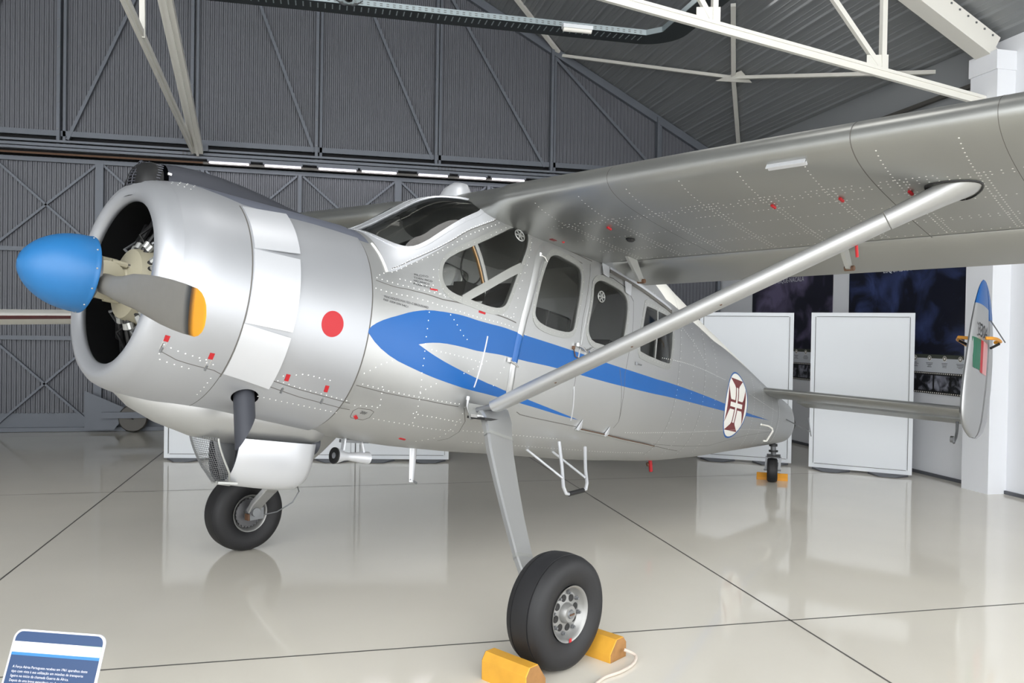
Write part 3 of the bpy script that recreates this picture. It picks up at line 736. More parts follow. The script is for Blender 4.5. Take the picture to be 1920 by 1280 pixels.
def rivets(rows, pitch=.036, r=.0042, mi=0, off=0.0008, sides=(1,-1)):
    ev=[];en=[];ef=[];em=[]
    for row in rows:
        p=U(row); acc=0; pos=[]
        for i in range(len(p)-1):
            a=Vector(p[i]);b=Vector(p[i+1]);L=(b-a).length;t=-acc%pitch if pos else 0
            t=0 if not pos else pitch-acc
            while t<L: q=a.lerp(b,t/L); pos.append(q); t+=pitch
            acc=L-(t-pitch)
        for q in pos:
            X=q.x;a_=q.y/KA
            for s in sides:
                c=Vector(SP(X,a_,off)); n=(Vector(SP(X,a_,off+.01))-c).normalized(); c1=c+n*.0018
                u=n.cross(Vector((1,0,0))).normalized(); w=n.cross(u); b=len(ev)
                for k in range(6):
                    d=(u*math.cos(k*math.pi/3)+w*math.sin(k*math.pi/3)); pp=c+d*r-n*.001; ev.append(T(pp.x,pp.y*s,pp.z)); nn=(d+n); en.append((Vector(T(nn.x,nn.y*s,nn.z))-Vector(T(0,0,0))).normalized())
                ev.append(T(c1.x,c1.y*s,c1.z)); en.append((Vector(T(n.x,n.y*s,n.z))-Vector(T(0,0,0))).normalized())
                
                for k in range(6):
                    f_=(b+k,b+(k+1)%6,b+6); n_=(Vector(ev[f_[1]])-Vector(ev[f_[0]])).cross(Vector(ev[f_[2]])-Vector(ev[f_[0]]))
                    if n_.dot(Vector(en[-1]))<0: f_=f_[::-1]
                    ef.append(f_); em.append(mi)
    return ev,en,ef,em
def side_pt(X, Z, off=0.0):
    y,a=side(X,Z); return SP(X,a,off)
def xz(pts): return [(X,side(X,Z)[1]) for X,Z in pts]
def disc(X, Z, r, n=40): return xz([(X+r*math.cos(2*math.pi*k/n), Z+r*math.sin(2*math.pi*k/n)) for k in range(n)])
def smooth_poly(p, it=2):
    for _ in range(it):
        q=[]
        for i in range(len(p)):
            a=Vector(p[i]);b=Vector(p[(i+1)%len(p)]); q+= [tuple(a.lerp(b,.25)),tuple(a.lerp(b,.75))]
        p=q
    return p
def smooth_poly_open(p):
    # round every corner except the sharp tips
    q=[]; n=len(p)
    for i in range(n):
        a=Vector(p[i-1]);b=Vector(p[i]);c=Vector(p[(i+1)%n])
        if (b-a).length>1e-6 and (c-b).length>1e-6 and (b-a).normalized().dot((c-b).normalized())<.75: q.append(tuple(b))
        else: q+=[tuple(b.lerp(a,.25)),tuple(b.lerp(c,.25))]
    return q
H={k:smooth_poly(U(v),1) for k,v in HOLES.items()}
H['windshield']=smooth_poly(U([(-.345,85),(-.325,72),(-.305,62),(-.269,54.4),(-.232,49.3),(-.184,45.8),(-.125,43.9),(-.05,44.2),(.044,45.7),(.199,47.3),(.37,50.3),(.43,52.3),(.462,56),(.455,62),(.42,68.5),(.36,75),(.29,79.5),(.214,83),(.09,85),(-.1,85)]),1)
WIN=['windshield','quarter','door_win','rear_door_win','cabin_win']

# ---- painted regions
def zpoly(cx, cz, pts): return U(xz([(cx+a,cz+b) for a,b in pts]))
FC=(4.60,.065); FR=.352
def cross_parts():
    P=[]
    def rot(p,k):
        for _ in range(k): p=[(-b,a) for a,b in p]
        return p
    for k in range(4):
        P.append((rot([(-.200,.272),(.200,.272),(.075,.205),(.050,.18),(.050,0),(-.050,0),(-.050,.18),(-.075,.205)],k),7))
    for k in range(4):
        P.append((rot([(-.024,.185),(.024,.185),(.024,0),(-.024,0)],k),6))
    return P
mats=['silver','seam','blue','white','red','antiglare','white','maroon','silver2','rivet','maroon']
reg=[]
wsl=[(-.372,90),(-.372,31.5),(-.345,31.4),(-.204,35.1),(.126,39.7),(.488,45.7),(.60,50.0),(.64,60),(.64,90)]
reg.append((dens(U(wsl),.04),8))
reg.append((dens(U([(2.45,90),(2.50,42),(2.67,36.5),(2.9,36.5),(3.43,39.5),(4.08,45.5),(4.76,55.5),(5.49,66),(5.75,90)]),.04),3))
reg.append((dens(U([(-.53,90),(-.53,53),(-.42,51.5),(-.40,90)]),.04),5)); reg.append((line_poly([(-.4925,-88),(-.4925,88)],.009),1))
STR=list(HOLES['stripe']); STR[0]=(-.506,-3.9)
reg.append((dens(smooth_poly_open(U(STR)),.03),2))
reg.append((dens(U(disc(FC[0],FC[1],FR,60)),.03),2)); reg.append((dens(U(disc(FC[0],FC[1],FR-.018,60)),.03),6))
for p,k in cross_parts(): reg.append((dens(zpoly(FC[0],FC[1],p),.03),k))
for k in ('front_door','front_door_top','front_door_out','mid_post','rear_door','rear_door_top','seam1','seam2','seam3','seam4','slope','cabin_aft','rear_seam','hatch'):
    reg.append((line_poly(LINES[k],.0045),1))
for X,a0,a1 in ((2.95,-60,62),(3.6,-60,60)): reg.append((line_poly([(X,a0),(X,a1)],.003),1))
reg.append((line_poly([(2.9,-46),(4.2,-50),(5.9,-30)],.003),1))
ro=[RIVETS[k] for k in RIVETS if k not in 'wxyz']
ro+=[[(X,-58),(X,50)] for X in (2.97,3.3,3.62,3.95,5.15,5.45,5.75,5.97)]
ro+=[[(2.3,-38),(5.9,-28)],[(2.6,8),(4.2,12)],[(5.0,12),(5.9,10)],[(.5,-47),(1.5,-47)],[(.6,-56),(2.9,-56)]]
ro+=[[(x+.018,a) for x,a in RIVETS['a']],[(.80,4),(.735,10),(.86,30)]]
for k in ('quarter','door_win','rear_door_win','cabin_win'):
    pass
extra=rivets(ro,.038,.0042,9)
sh=sheet(-.53,6.62,-90,90,reg,[H[k] for k in WIN])
fus=skin_mesh('fuselage_skin',sh,mats,AP,extra=extra)

# ---- cowling: lip of revolution + skin with red dot
mb=MB(); N_=72; rings=[]
prof=[(-1.655,.440),(-1.668,.432),(-1.68,.436),(-1.695,.450),(-1.712,.483),(-1.704,.515),(-1.675,.543),(-1.64,.558),(-1.60,.5690)]
for X,r in prof:
    rings.append([(X,r*math.cos(2*math.pi*k/N_),r*math.sin(2*math.pi*k/N_)) for k in range(N_)])
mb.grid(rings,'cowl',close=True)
# the grey top arc of the inner ring and the dark lip seam
lip=mb.build('cowling_lip',AP,T=T,smooth=60)
mb=MB(); mb.lathe([(-1.656,.440),(-1.60,.46),(-1.2,.53)],(0,0,0),(1,0,0),'black',n=60); mb.build('cowling_inner_duct',lip,T=T)
reg=[]
reg.append((dens(U([(-1.60,90),(-1.60,82),(-1.518,78),(-1.377,66),(-1.229,57.5),(-1.0,56.0),(-.80,56),(-.673,55.0),(-.503,53),(-.503,90)]),.04),5))
dX,dZ=-.748,side_pt(*[0,0])[2]*0
dp=SP(-.748,-4.3); reg.append((dens(U(disc(dp[0],dp[2],.072,40)),.02),4))
for k in ('cowl_seam','cowl_seam2','cowl_seam3','cowl_seam4'):
    p=[(max(x,-1.595),a) for x,a in LINES[k]]
    if k=='cowl_seam4': p=[(-1.262,-41),(-1.262,-89)]
    reg.append((line_poly(p,.0045),1))
reg.append((line_poly([(-1.26,-43),(-1.26,55)],.008),1))
ro=[[(x if x>-1.59 else -1.59,a) for x,a in RIVETS[k]] for k in 'wxyz']+[[(-1.55,74),(-1.45,66)],[(-1.57,70),(-1.50,62)],[(-1.53,78),(-1.42,70)],[(-1.3,-45),(-1.3,-60)],[(-1.0,-50),(-.48,-49)],[(-1.4,-36),(-1.3,-37)]]
sh=sheet(-1.60,-.503,-90,90,reg,[dens(U([( -1.06+.075*math.cos(t)+0,-53+6.3*math.sin(t)) for t in [2*math.pi*k/28 for k in range(28)]]),.02)])
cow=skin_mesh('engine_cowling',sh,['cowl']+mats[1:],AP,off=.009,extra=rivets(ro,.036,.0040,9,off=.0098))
# rear edge of the cowling
mb=MB()
for s in (1,-1): mb.grid([[ (lambda p:(p[0],p[1]*s,p[2]))(SP(x,a,o_)) for a in range(-90,91,3)] for x,o_ in ((-.503,.009),(-.5025,.004),(-.503,-.01))],'seam')
mb.build('cowling_edge',cow,T=T)
# cowl flaps, slightly raised at the trailing edge
def patch(corners, offs, m, name, parent, nu=10, nv=12, th=.006, **k):
    for s in (1,-1):
        mb=MB()
        R=[]
        for lay in (0,1):
            rows=[]
            for i in range(nu+1):
                u=i/nu; row=[]
                for j in range(nv+1):
                    v=j/nv
                    x=(corners[0][0]*(1-u)+corners[1][0]*u)*(1-v)+(corners[3][0]*(1-u)+corners[2][0]*u)*v
                    a=(corners[0][1]*(1-u)+corners[1][1]*u)*(1-v)+(corners[3][1]*(1-u)+corners[2][1]*u)*v
                    o_=offs[0]*(1-u)+offs[1]*u
                    p=SP(x,a,o_-th*lay); row.append((p[0],p[1]*s,p[2]))
                rows.append(row)
            R.append(rows)
        for rows in R: mb.grid(rows,m)
        e0=[r[0] for r in R[0]],[r[0] for r in R[1]]; e1=[r[-1] for r in R[0]],[r[-1] for r in R[1]]
        for e in (e0,e1,(R[0][0],R[1][0]),(R[0][-1],R[1][-1])): mb.grid(list(e),m)
        mb.build(name,parent,T=T,smooth=50,**k)
for c in (((-1.245,54.5),(-.985,55.5),(-.985,27.0),(-1.245,25.0)),((-1.249,24.3),(-.99,23.6),(-.99,-12.2),(-1.255,-12.6)),((-1.258,-13.2),(-.99,-15.0),(-.985,-42.4),(-1.255,-40.6))):
    f=patch(c,(.013,.030),'silver2','cowl_flap',AP)
# latches (bright strap with a red end)
for a,b in (('latch1','latch1b'),('latch2','latch2b'),('latch3','latch3b'),('latch4','latch4b')):
    A=PT[a];B=PT[b]; A=(max(A[0],-1.59),A[1]); B=(max(B[0],-1.59),B[1])
    for s in (1,-1):
        t=empty('cowl_latch'); t.parent=AP
        def q(t_,o_,dx=0):
            p=SP(A[0]*(1-t_)+B[0]*t_+dx,A[1]*(1-t_)+B[1]*t_,o_); return Vector((p[0],p[1]*s,p[2]))
        mb=MB(); mb.tube([q(.2,.008,-.009),q(.9,.008,-.009)],.0025,'chrome',n=6); mb.tube([q(.2,.008,.009),q(.9,.008,.009)],.0025,'chrome',n=6); mb.tube([q(.75,.008),q(1.05,.012)],.007,'steel',n=6); mb.build('strap',t,T=T)
        mb=MB(); mb.loft([[q(u,.006,-.013),q(u,.006,.013),q(u,.012,.012),q(u,.012,-.012)] for u in (0,.35)],'fired'); mb.build('red_end',t,T=T,smooth=0)

# ---- window panes and frames
def pane(key, parent, s, off=-.004):
    P=H[key]; vs=[Vector(p) for p in P]; es=[(i,(i+1)%len(P)) for i in range(len(P))]
    x0=min(p[0] for p in P);x1=max(p[0] for p in P);y0=min(p[1] for p in P);y1=max(p[1] for p in P)
    x=x0
    while x<x1:
        y=y0
        while y<y1:
            if pip(x,y,P): vs.append(Vector((x,y)))
            y+=.035
        x+=.035
    V,_,F,_,_,_=delaunay_2d_cdt(vs,es,[],1,1e-5)
    F=[tuple(f) for f in F if pip(sum(V[i].x for i in f)/3,sum(V[i].y for i in f)/3,P)]
    return skin_mesh('window_pane',([(v.x,v.y/KA) for v in V],F,[0]*len(F)),['glass'],parent,off=off,sides=(s,))
def ribbon(P, w_in, w_out, off, th, m, name, parent, sides=(1,-1)):
    """flat frame following a closed outline P (unrolled coords)"""
    n=len(P); mb=MB()
    A=sum(P[i][0]*P[(i+1)%n][1]-P[(i+1)%n][0]*P[i][1] for i in range(n)); sg=1 if A<0 else -1
    def offs(d):
        out=[]
        for i in range(n):
            a=Vector(P[i-1]);b=Vector(P[(i+1)%n]); t=(b-a).normalized(); nn=Vector((-t.y,t.x))*sg
            out.append((P[i][0]+nn.x*d,P[i][1]+nn.y*d))
        return out
    I=offs(-w_in);O_=offs(w_out)
    for s in sides:
        def mp(L,o_): return [ (lambda p:(p[0],p[1]*s,p[2]))(SP(x,y/KA,o_)) for x,y in L]
        mb.grid([mp(I,-th),mp(I,off),mp([(a[0]*.5+b[0]*.5,a[1]*.5+b[1]*.5) for a,b in zip(I,O_)],off*1.15),mp(O_,off),mp(O_,-.002)],m,close=True)
    return mb.build(name,parent,T=T,smooth=40)
def side_window(key, nm, w, off, m='frame'):
    ts=[]
    for s in (1,-1):
        t=empty(nm); t.parent=AP; ts.append(t)
        pane(key,t,s); ribbon(H[key],.006,w,off,.03,m,'window_frame',t,sides=(s,))
        ev,en,ef,em=rivets([[(x,y/KA) for x,y in (lambda P:[(p[0]+(p[0]-sum(q[0] for q in P)/len(P))*w*.55/.18, p[1]+(p[1]-sum(q[1] for q in P)/len(P))*w*.55/.25) for p in P])(H[key])]],.05,.003,0,off=off*1.1,sides=(s,))
        mb=MB(); mb.add(ev,ef,'rivet'); mb.build('frame_rivets',t,smooth=0)
    return ts
ws=side_window('windshield','windshield',.020,.004,'silver2')
qw=side_window('quarter','quarter_window',.020,.004)
dw=side_window('door_win','front_door_window',.020,.006)
rw=side_window('rear_door_win','rear_door_window',.018,.006)
cw=side_window('cabin_win','cabin_window',.026,.004)
def strip(A, B, w, off, th, m, name, parent, n=14):
    for i_s,s in enumerate((1,-1)):
        mb=MB()
        rows=[]
        a=Vector((A[0],A[1]*KA)); b=Vector((B[0],B[1]*KA)); d=(b-a).normalized(); nn=Vector((-d.y,d.x))*w/2
        for i in range(n+1):
            c=a.lerp(b,i/n); r=[]
            for k,o_ in ((-1,off-th),(-1,off),(0,off+.002),(1,off),(1,off-th)):
                p=SP(c.x+nn.x*k,(c.y+nn.y*k)/KA,o_); r.append((p[0],p[1]*s,p[2]))
            rows.append(r)
        mb.loft(rows,m)
        mb.build(name,parent[i_s] if isinstance(parent,list) else parent,T=T,smooth=40)
strip((.18,15.2),(.69,27.8),.036,.004,.02,'frame','glazing_bar',qw)
strip((.292,36.6),(.385,20.3),.022,.003,.02,'frame','glazing_bar',qw)
strip((.272,35.0),(.354,20.8),.007,.001,.02,'brass','seal_strip',qw)
strip((2.47,29.2),(2.47,6.0),.014,.003,.02,'frame','glazing_bar',cw)
mb=MB()
for i in range(12):
    pass
mb=MB(); rows=[]
for i in range(16):
    X=-.34+(.32+.34)*i/15; z=sec(X)[2]; rows.append([(X,y,z+(.004 if abs(y)<.03 else -.003)) for y in (-.034,-.028,0,.028,.034)])
mb.grid(rows,'silver2'); mb.build('windshield_post',AP,T=T,smooth=30)
# vents in two panes
def vent(X, a, r, parent):
    for i_s,s in enumerate((1,-1)):
        c=Vector(SP(X,a,.004)); n=(Vector(SP(X,a,.02))-c).normalized(); u=n.cross(Vector((0,0,1))).normalized(); w=n.cross(u)
        mb=MB(); f=lambda v:(v.x,v.y*s,v.z)
        ring=[c+(u*math.cos(2*math.pi*k/24)+w*math.sin(2*math.pi*k/24))*r for k in range(25)]
        mb.tube([f(v) for v in ring],.0045,'frame',n=6)
        for k in range(6):
            d=u*math.cos(k*math.pi/3)+w*math.sin(k*math.pi/3); mb.bar(f(c+d*.01),f(c+d*r),.012,.004,'frame',f(n))
        mb.tube([f(c),f(c+n*.008)],.014,'frame',n=10); mb.build('window_vent',parent[i_s],T=T)
vent(.70,40.0,.043,qw); vent(1.618,25.8,.042,rw)

# ---- door leading-edge fairing, hinges, handles
for s in (1,-1):
    mb=MB()
    pth=[(1.10,39.7),(.99,38.4),(.91,35.2),(.865,31),(.81,20),(.765,10),(.735,0),(.72,-12),(.735,-22),(.78,-29),(.88,-33.5)]
    P=dens(U(pth),.03,False); rows=[]
    for i,q_ in enumerate(P):
        a=Vector(P[max(0,i-1)]);b=Vector(P[min(len(P)-1,i+1)]);d=(b-a).normalized();n=Vector((-d.y,d.x))
        tp=min(1,i/5,(len(P)-1-i)/6+.05); r=[]
        for k in range(7):
            v=(k/6-.5)*.062; o_=.016*tp*math.sin(math.pi*k/6); p=SP(q_[0]+n.x*v,(q_[1]+n.y*v)/KA,.0012+o_); r.append((p[0],p[1]*s,p[2]))
        rows.append(r)
    # split so that the blue stripe continues over the fairing
    for i in range(len(rows)-1):
        a_=P[i][1]/KA; zz=SP(P[i][0],a_)[2]
        mb.grid(rows[i:i+2],'blue' if -7.6<a_<4.0 else 'silver')
    mb.build('door_fairing',AP,T=T,smooth=60)
strip((1.50,35.5),(1.405,-1),.014,.004,.004,'silver','door_post_strip',AP)
strip((1.41,-16),(1.51,-34),.010,.003,.003,'silver2','door_post_strip',AP)
strip((.435,2.1),(.40,-22.5),.010,.004,.004,'silver2','cable_guide',AP)
def lug(pts, r, m, name, **k):
    for s in (1,-1):
        mb=MB(); P=[(lambda p:(p[0],p[1]*s,p[2]))(SP(x,a,o_)) for x,a,o_ in pts]; mb.tube(P,r,m,n=8); mb.lathe([(-.012,.001),(-.012,.012),(.012,.012),(.012,.001)],P[0],(0,0,1),m,n=10); mb.build(name,AP,T=T)
lug([(.655,-8.4,.012),(.70,-9.5,.022),(.755,-11,.012)],.007,'chrome','door_hinge'); lug([(.885,34,.012),(.92,33.2,.022),(.95,32,.015)],.007,'chrome','door_hinge')
lug([(1.36,4.4,.018),(1.43,3.6,.02),(1.47,2.6,.015)],.009,'chrome','door_handle'); lug([(1.53,2.0,.018),(1.50,3,.02),(1.56,4.5,.012)],.009,'chrome','door_handle')
lug([(1.33,3,.006),(1.36,-.5,.008),(1.43,-1.5,.008),(1.5,-3,.006)],.004,'rust','latch_rod')
lug([(2.17,2.4,.006),(2.24,2.2,.012)],.006,'steel','small_handle')
lug([(.36,-27.5,.02),(.37,-31,.03),(.40,-34,.05),(.47,-35.5,.05)],.008,'silver2','tie_down_loop')
for X,a in ((1.69,37.0),(1.985,32.8)):
    patch(((X-.05,a+2.5),(X+.045,a+2.0),(X+.02,a-2.8),(X-.055,a-2.2)),(.022,.018),'silver2','door_strap',AP,nu=5,nv=5,th=.006)
# sill rail with worn brackets
for s in (1,-1):
    mb=MB()
    P=[SP(x,a,.008) for x,a in ((1.62,-38.9),(1.95,-40.6),(2.3,-43),(2.65,-45.5),(2.95,-48))]; mb.tube([(p[0],p[1]*s,p[2]) for p in P],.008,'frame',n=8)
    P=[SP(x,a,.014) for x,a in ((1.66,-38.5),(2.0,-40.4),(2.3,-42.6),(2.65,-45.1),(2.93,-47.6))]; mb.tube([(p[0],p[1]*s,p[2]+.006) for p in P],.004,'rust',n=6)
    mb.build('sill_rail',AP,T=T)
for X,a in ((1.64,-36.8),(2.03,-39)):
    for s in (1,-1):
        mb=MB()
        pts=[SP(X,a+4.5,.006),SP(X+.045,a-1.5,.008),SP(X-.02,a-1.8,.03),SP(X-.02,a-1.8,.006)]
        V=[(p[0],p[1]*s,p[2]) for p in pts]; mb.add(V,[(0,1,2),(0,2,3),(0,1,3),(1,2,3)],'silver2')
        mb.build('sill_bracket',AP,T=T,smooth=0)
# roof gutter behind the wing
strip((1.75,37.9),(2.74,31.3),.018,.012,.02,'seam','roof_gutter',AP)
strip((1.75,38.8),(2.72,32.5),.012,.014,.016,'silver2','roof_gutter',AP)
# raised bead ahead of the windshield
strip((-.40,52),(-.372,31.0),.014,.006,.006,'white','bulkhead_bead',AP)
# red marks
strip((-.075,20.9),(-.02,20.0),.008,.001,.001,'red','red_mark',AP); strip((.33,11.0),(.39,10.3),.008,.001,.001,'red','red_mark',AP)
strip((-.36,-49),(-.335,-50.5),.018,.006,.006,'fired','red_mark',AP)
strip((.08,-60),(.13,-60.5),.014,.004,.004,'fired','red_mark',AP)
# stencilled lettering
def decal(txt, A, B, h, m='text', name='stencil_lettering'):
    vs,fs=text_tris(txt,h); w=max(x for x,_ in vs)
    pa=SP(*A);pb=SP(*B); L=math.hypot(pb[0]-pa[0],pb[2]-pa[2]); ux,uz=(pb[0]-pa[0])/L,(pb[2]-pa[2])/L; k=L/w
    mb=MB(); V=[]
    for x,y in vs:
        X=pa[0]+ux*x*k-uz*y; Z=pa[2]+uz*x*k+ux*y; V.append(side_pt(X,Z,.0022))
    mb.add(V,fs,m); mb.build(name,AP,T=T,smooth=0,recalc=False)
for k,(l,w) in enumerate((('PILOTO',.75),('TOEN RICO',1.0),('MECANICO',.86),('PSAR PITA',1.0))):
    a0=(-.182-.004*k,28.6-1.55*k); decal(l,a0,(a0[0]+.128*w,a0[1]-3.3*w),.017)
decal('MAX HOLSTE M.H.1521-C BROUSSARD',(-.41,15.6),(-.085,12.0),.020); decal('FAP 3304 S/N 54C1',(-.415,13.9),(-.235,12.0),.018)
decal('20F',(-.345,-46.5),(-.30,-46.8),.022)

# ---- cabin interior
sh=sheet(-.30,3.0,-90,90,[],[H[k] for k in WIN],dx=.06,da=4)
lin=skin_mesh('cabin_lining',sh,['lining'],AP,off=-.030)
mb=MB()
for X in (-.30,3.0):
    mb.add([ (lambda p:(p[0],p[1]*s,p[2]))(SP(X,a,-.03)) for s,rng in ((1,range(-90,91,6)),(-1,range(84,-90,-6))) for a in rng],[tuple(range(60))],'lining')
mb.box((1.3,0,-.42),(3.1,.92,.02),'darkgrey')
mb.build('bulkheads',AP,T=T,smooth=0)
mb=MB(); mb.loft([[(-.02,-.5,.28),(-.02,.5,.28),(-.10,.5,-.1),(-.10,-.5,-.1)],[(-.25,-.42,.42),(-.25,.42,.42),(-.28,.42,-.1),(-.28,-.42,-.1)]],'black')
mb.build('instrument_panel',AP,T=T,smooth=0)
for y in (-.29,.29):
    t=empty('front_seat'); t.parent=AP
    mb=MB(); mb.box((.62,y,-.12),(.46,.42,.10),'seat'); mb.build('seat_cushion',t,T=T,smooth=0)
    mb=MB()
    rows=[]
    for i in range(9):
        u=i/8; x=.80+.18*u; z=-.10+.66*u; w=.20*(1-.35*max(0,u-.8)/.2); rows.append([(x-.05,y-w,z),(x-.07,y,z),(x-.05,y+w,z),(x+.04,y+w,z),(x+.06,y,z),(x+.04,y-w,z)])
    mb.loft(rows,'seat'); mb.build('backrest',t,T=T,smooth=60)
    t=empty('rear_seat'); t.parent=AP
    mb=MB(); mb.box((1.75,y,-.14),(.44,.42,.09),'seat'); mb.build('seat_cushion',t,T=T,smooth=0)
    mb=MB(); mb.box((1.98,y,.10),(.07,.42,.45),'black',rotm('Y',12)); mb.build('backrest',t,T=T,smooth=0)
    t=empty('control_yoke'); t.parent=AP
    mb=MB(); mb.tube([(.0,y,.12),(.26,y,.14)],.014,'steel'); mb.tube([(.26+.0*math.sin(q_),y+.14*math.cos(q_),.14+.11*math.sin(q_)) for q_ in [math.radians(a) for a in range(-60,241,15)]],.010,'black',n=8); mb.build('yoke_wheel',t,T=T)
mb=MB(); mb.tube([(.50+.10*math.cos(q_)*(1-.3*math.sin(q_)),.35,.62+.16*math.sin(q_)) for q_ in [2*math.pi*k/24 for k in range(25)]],.006,'black',n=6); mb.box((.55,.30,.42),(.20,.12,.10),'black'); mb.build('trim_cable',AP,T=T)
mb=MB(); mb.box((1.45,-.55,.25),(.16,.02,.10),'black'); mb.build('map_pocket',AP,T=T,smooth=0)

# ---- carburettor intake on top of the nose
t=empty('air_intake'); t.parent=AP
mb=MB()
def hump(X, w, zt_, zb_): return [(X, w*math.cos(q_)*(1.0 if math.sin(q_)<.3 else 1), zb_+(zt_-zb_)*max(0,math.sin(q_))**.8) for q_ in [math.pi*k/14 for k in range(15)]]
prof=[(-1.56,.140,.672,.48),(-1.50,.146,.686,.48),(-1.38,.150,.700,.48),(-1.25,.150,.704,.48),(-1.1,.145,.698,.48),(-.95,.135,.684,.50),(-.8,.118,.664,.52),(-.62,.09,.645,.54),(-.5,.05,.632,.56)]
mb.grid([hump(*p) for p in prof],'darkgrey'); mb.build('intake_duct',t,T=T,smooth=60)
mb=MB(); rows=[]
for X,k in ((-1.585,1.0),(-1.63,.985),(-1.665,.93),(-1.69,.80),(-1.70,.55)):
    rows.append([(X,.140*k*math.cos(q_),.455+.212*k*max(0,math.sin(q_))**.8) for q_ in [math.pi*j/14 for j in range(15)]])
mb.grid(rows,'black'); mb.add(rows[-1],[tuple(range(15))],'black'); mb.build('intake_mouth',t,T=T,smooth=50)
mb=MB()
for k in range(9):
    z=.515+.0165*k
    h=min(.99,(z-.455)/.215); wy=.142*math.sqrt(max(0,1-h**2.5))
    pts=[]
    for j in range(13):
        v=-1+2*j/12; xx=-1.708+.10*abs(v)**2.2+.10*max(0,h-.5)**1.2
        pts.append((xx,wy*v*1.02,z))
    mb.tube(pts,.0035,'darkgrey',n=5)
for v in (-.6,-.2,.2,.6,):
    mb.tube([(-1.708+.10*abs(v)**2.2+.1*max(0,h_-.5)**1.2,.142*math.sqrt(max(0,1-h_**2.5))*v,.455+.215*h_) for h_ in (.28,.4,.5,.7,.85,.95)],.003,'darkgrey',n=5)
mb.build('intake_grille',t,T=T)
mb=MB(); mb.box((-1.565,.135,.60),(.02,.012,.012),'chrome'); mb.build('intake_clip',t,T=T,smooth=0)

# ---- engine
t=empty('engine'); t.parent=AP
mb=MB(); mb.lathe([(-.12,.001),(-.12,.06),(-.10,.085),(-.07,.10),(-.05,.14),(-.03,.185),(.02,.20),(.16,.23),(.3,.23)],(-1.60,0,0),(1,0,0),'beige',n=36)
for k in range(9):
    q_=2*math.pi*(k+.5)/9; mb.lathe([(0,.014),(.02,.014)],(-1.555,.18*math.cos(q_),.18*math.sin(q_)),(-1,0,0),'steel',n=8,caps=True)
mb.build('crankcase',t,T=T)
for k in range(9):
    q_=2*math.pi*k/9+math.pi/2; d=(0,math.cos(q_),math.sin(q_)); mb=MB(); pr=[]
    for j in range(9): pr+= [(.17+.020*j,.068),(.174+.020*j,.085),(.182+.020*j,.085),(.186+.020*j,.068)]
    mb.lathe(pr+[(.36,.07),(.385,.05),(.39,.001)],(-1.42,0,0),d,'cyl',n=20)
    o=mb.build('cylinder',t,T=T)
    for ds in (-.11,.11):
        e=Vector(d); sd=Vector((0,-math.sin(q_),math.cos(q_)))
        a=Vector((-1.595,0,0))+e*.175+sd*ds*.42; b=Vector((-1.50,0,0))+e*.40+sd*ds*.75
        mb=MB(); mb.tube([a,b],.015,'black',n=8); mb.build('pushrod_tube',o,T=T)
        mb=MB(); mb.tube([a+(b-a)*.1,a.lerp(b,.24)],.020,'frame',n=10); mb.build('rod_collar',o,T=T)
mb=MB()
for k in range(9):
    q_=2*math.pi*(k+.3)/9; e=Vector((0,math.cos(q_),math.sin(q_))); mb.tube([Vector((-1.54,0,0))+e*.2,Vector((-1.60,0,0))+e*.27,Vector((-1.52,0,0))+e*.36],.008,'steel' if k%2 else 'black',n=6)
mb.tube([(-1.52,.36*math.cos(2*math.pi*k/36),.36*math.sin(2*math.pi*k/36)) for k in range(37)],.010,'black',n=6); mb.build('ignition_harness',t,T=T)
mb=MB(); mb.lathe([(0,.15),(0,.44)],(-1.22,0,0),(1,0,0),'black',n=40); mb.build('baffle',t,T=T)

# ---- spinner and propeller
mb=MB(); pr=[]
for k in range(25):
    u=k/24; pr.append((.300*u,.196*math.sin(math.pi/2*min(1,u**.62))**.95))
pr=[(0,.001)]+pr[1:]; pr+=[(.306,.199),(.314,.197),(.316,.18),(.28,.17)]
mb.lathe(pr,(-2.15,0,0),(1,0,0),'spin',n=64); o=mb.build('spinner',AP,T=T,smooth=50)
mb=MB()
for k in range(12):
    q_=2*math.pi*(k+.2)/12; mb.lathe([(0,.005),(.003,.003)],(-1.854,.197*math.cos(q_),.197*math.sin(q_)),(0,math.cos(q_),math.sin(q_)),'frame',n=8,caps=True)
mb.build('spinner_screws',o,T=T)
t=empty('propeller'); t.parent=AP
mb=MB(); mb.lathe([(0,.13),(.02,.13),(.03,.06),(.26,.055)],(-1.82,0,0),(1,0,0),'steel',n=28,caps=True); mb.build('hub',t,T=T)
BA=math.radians(-9)
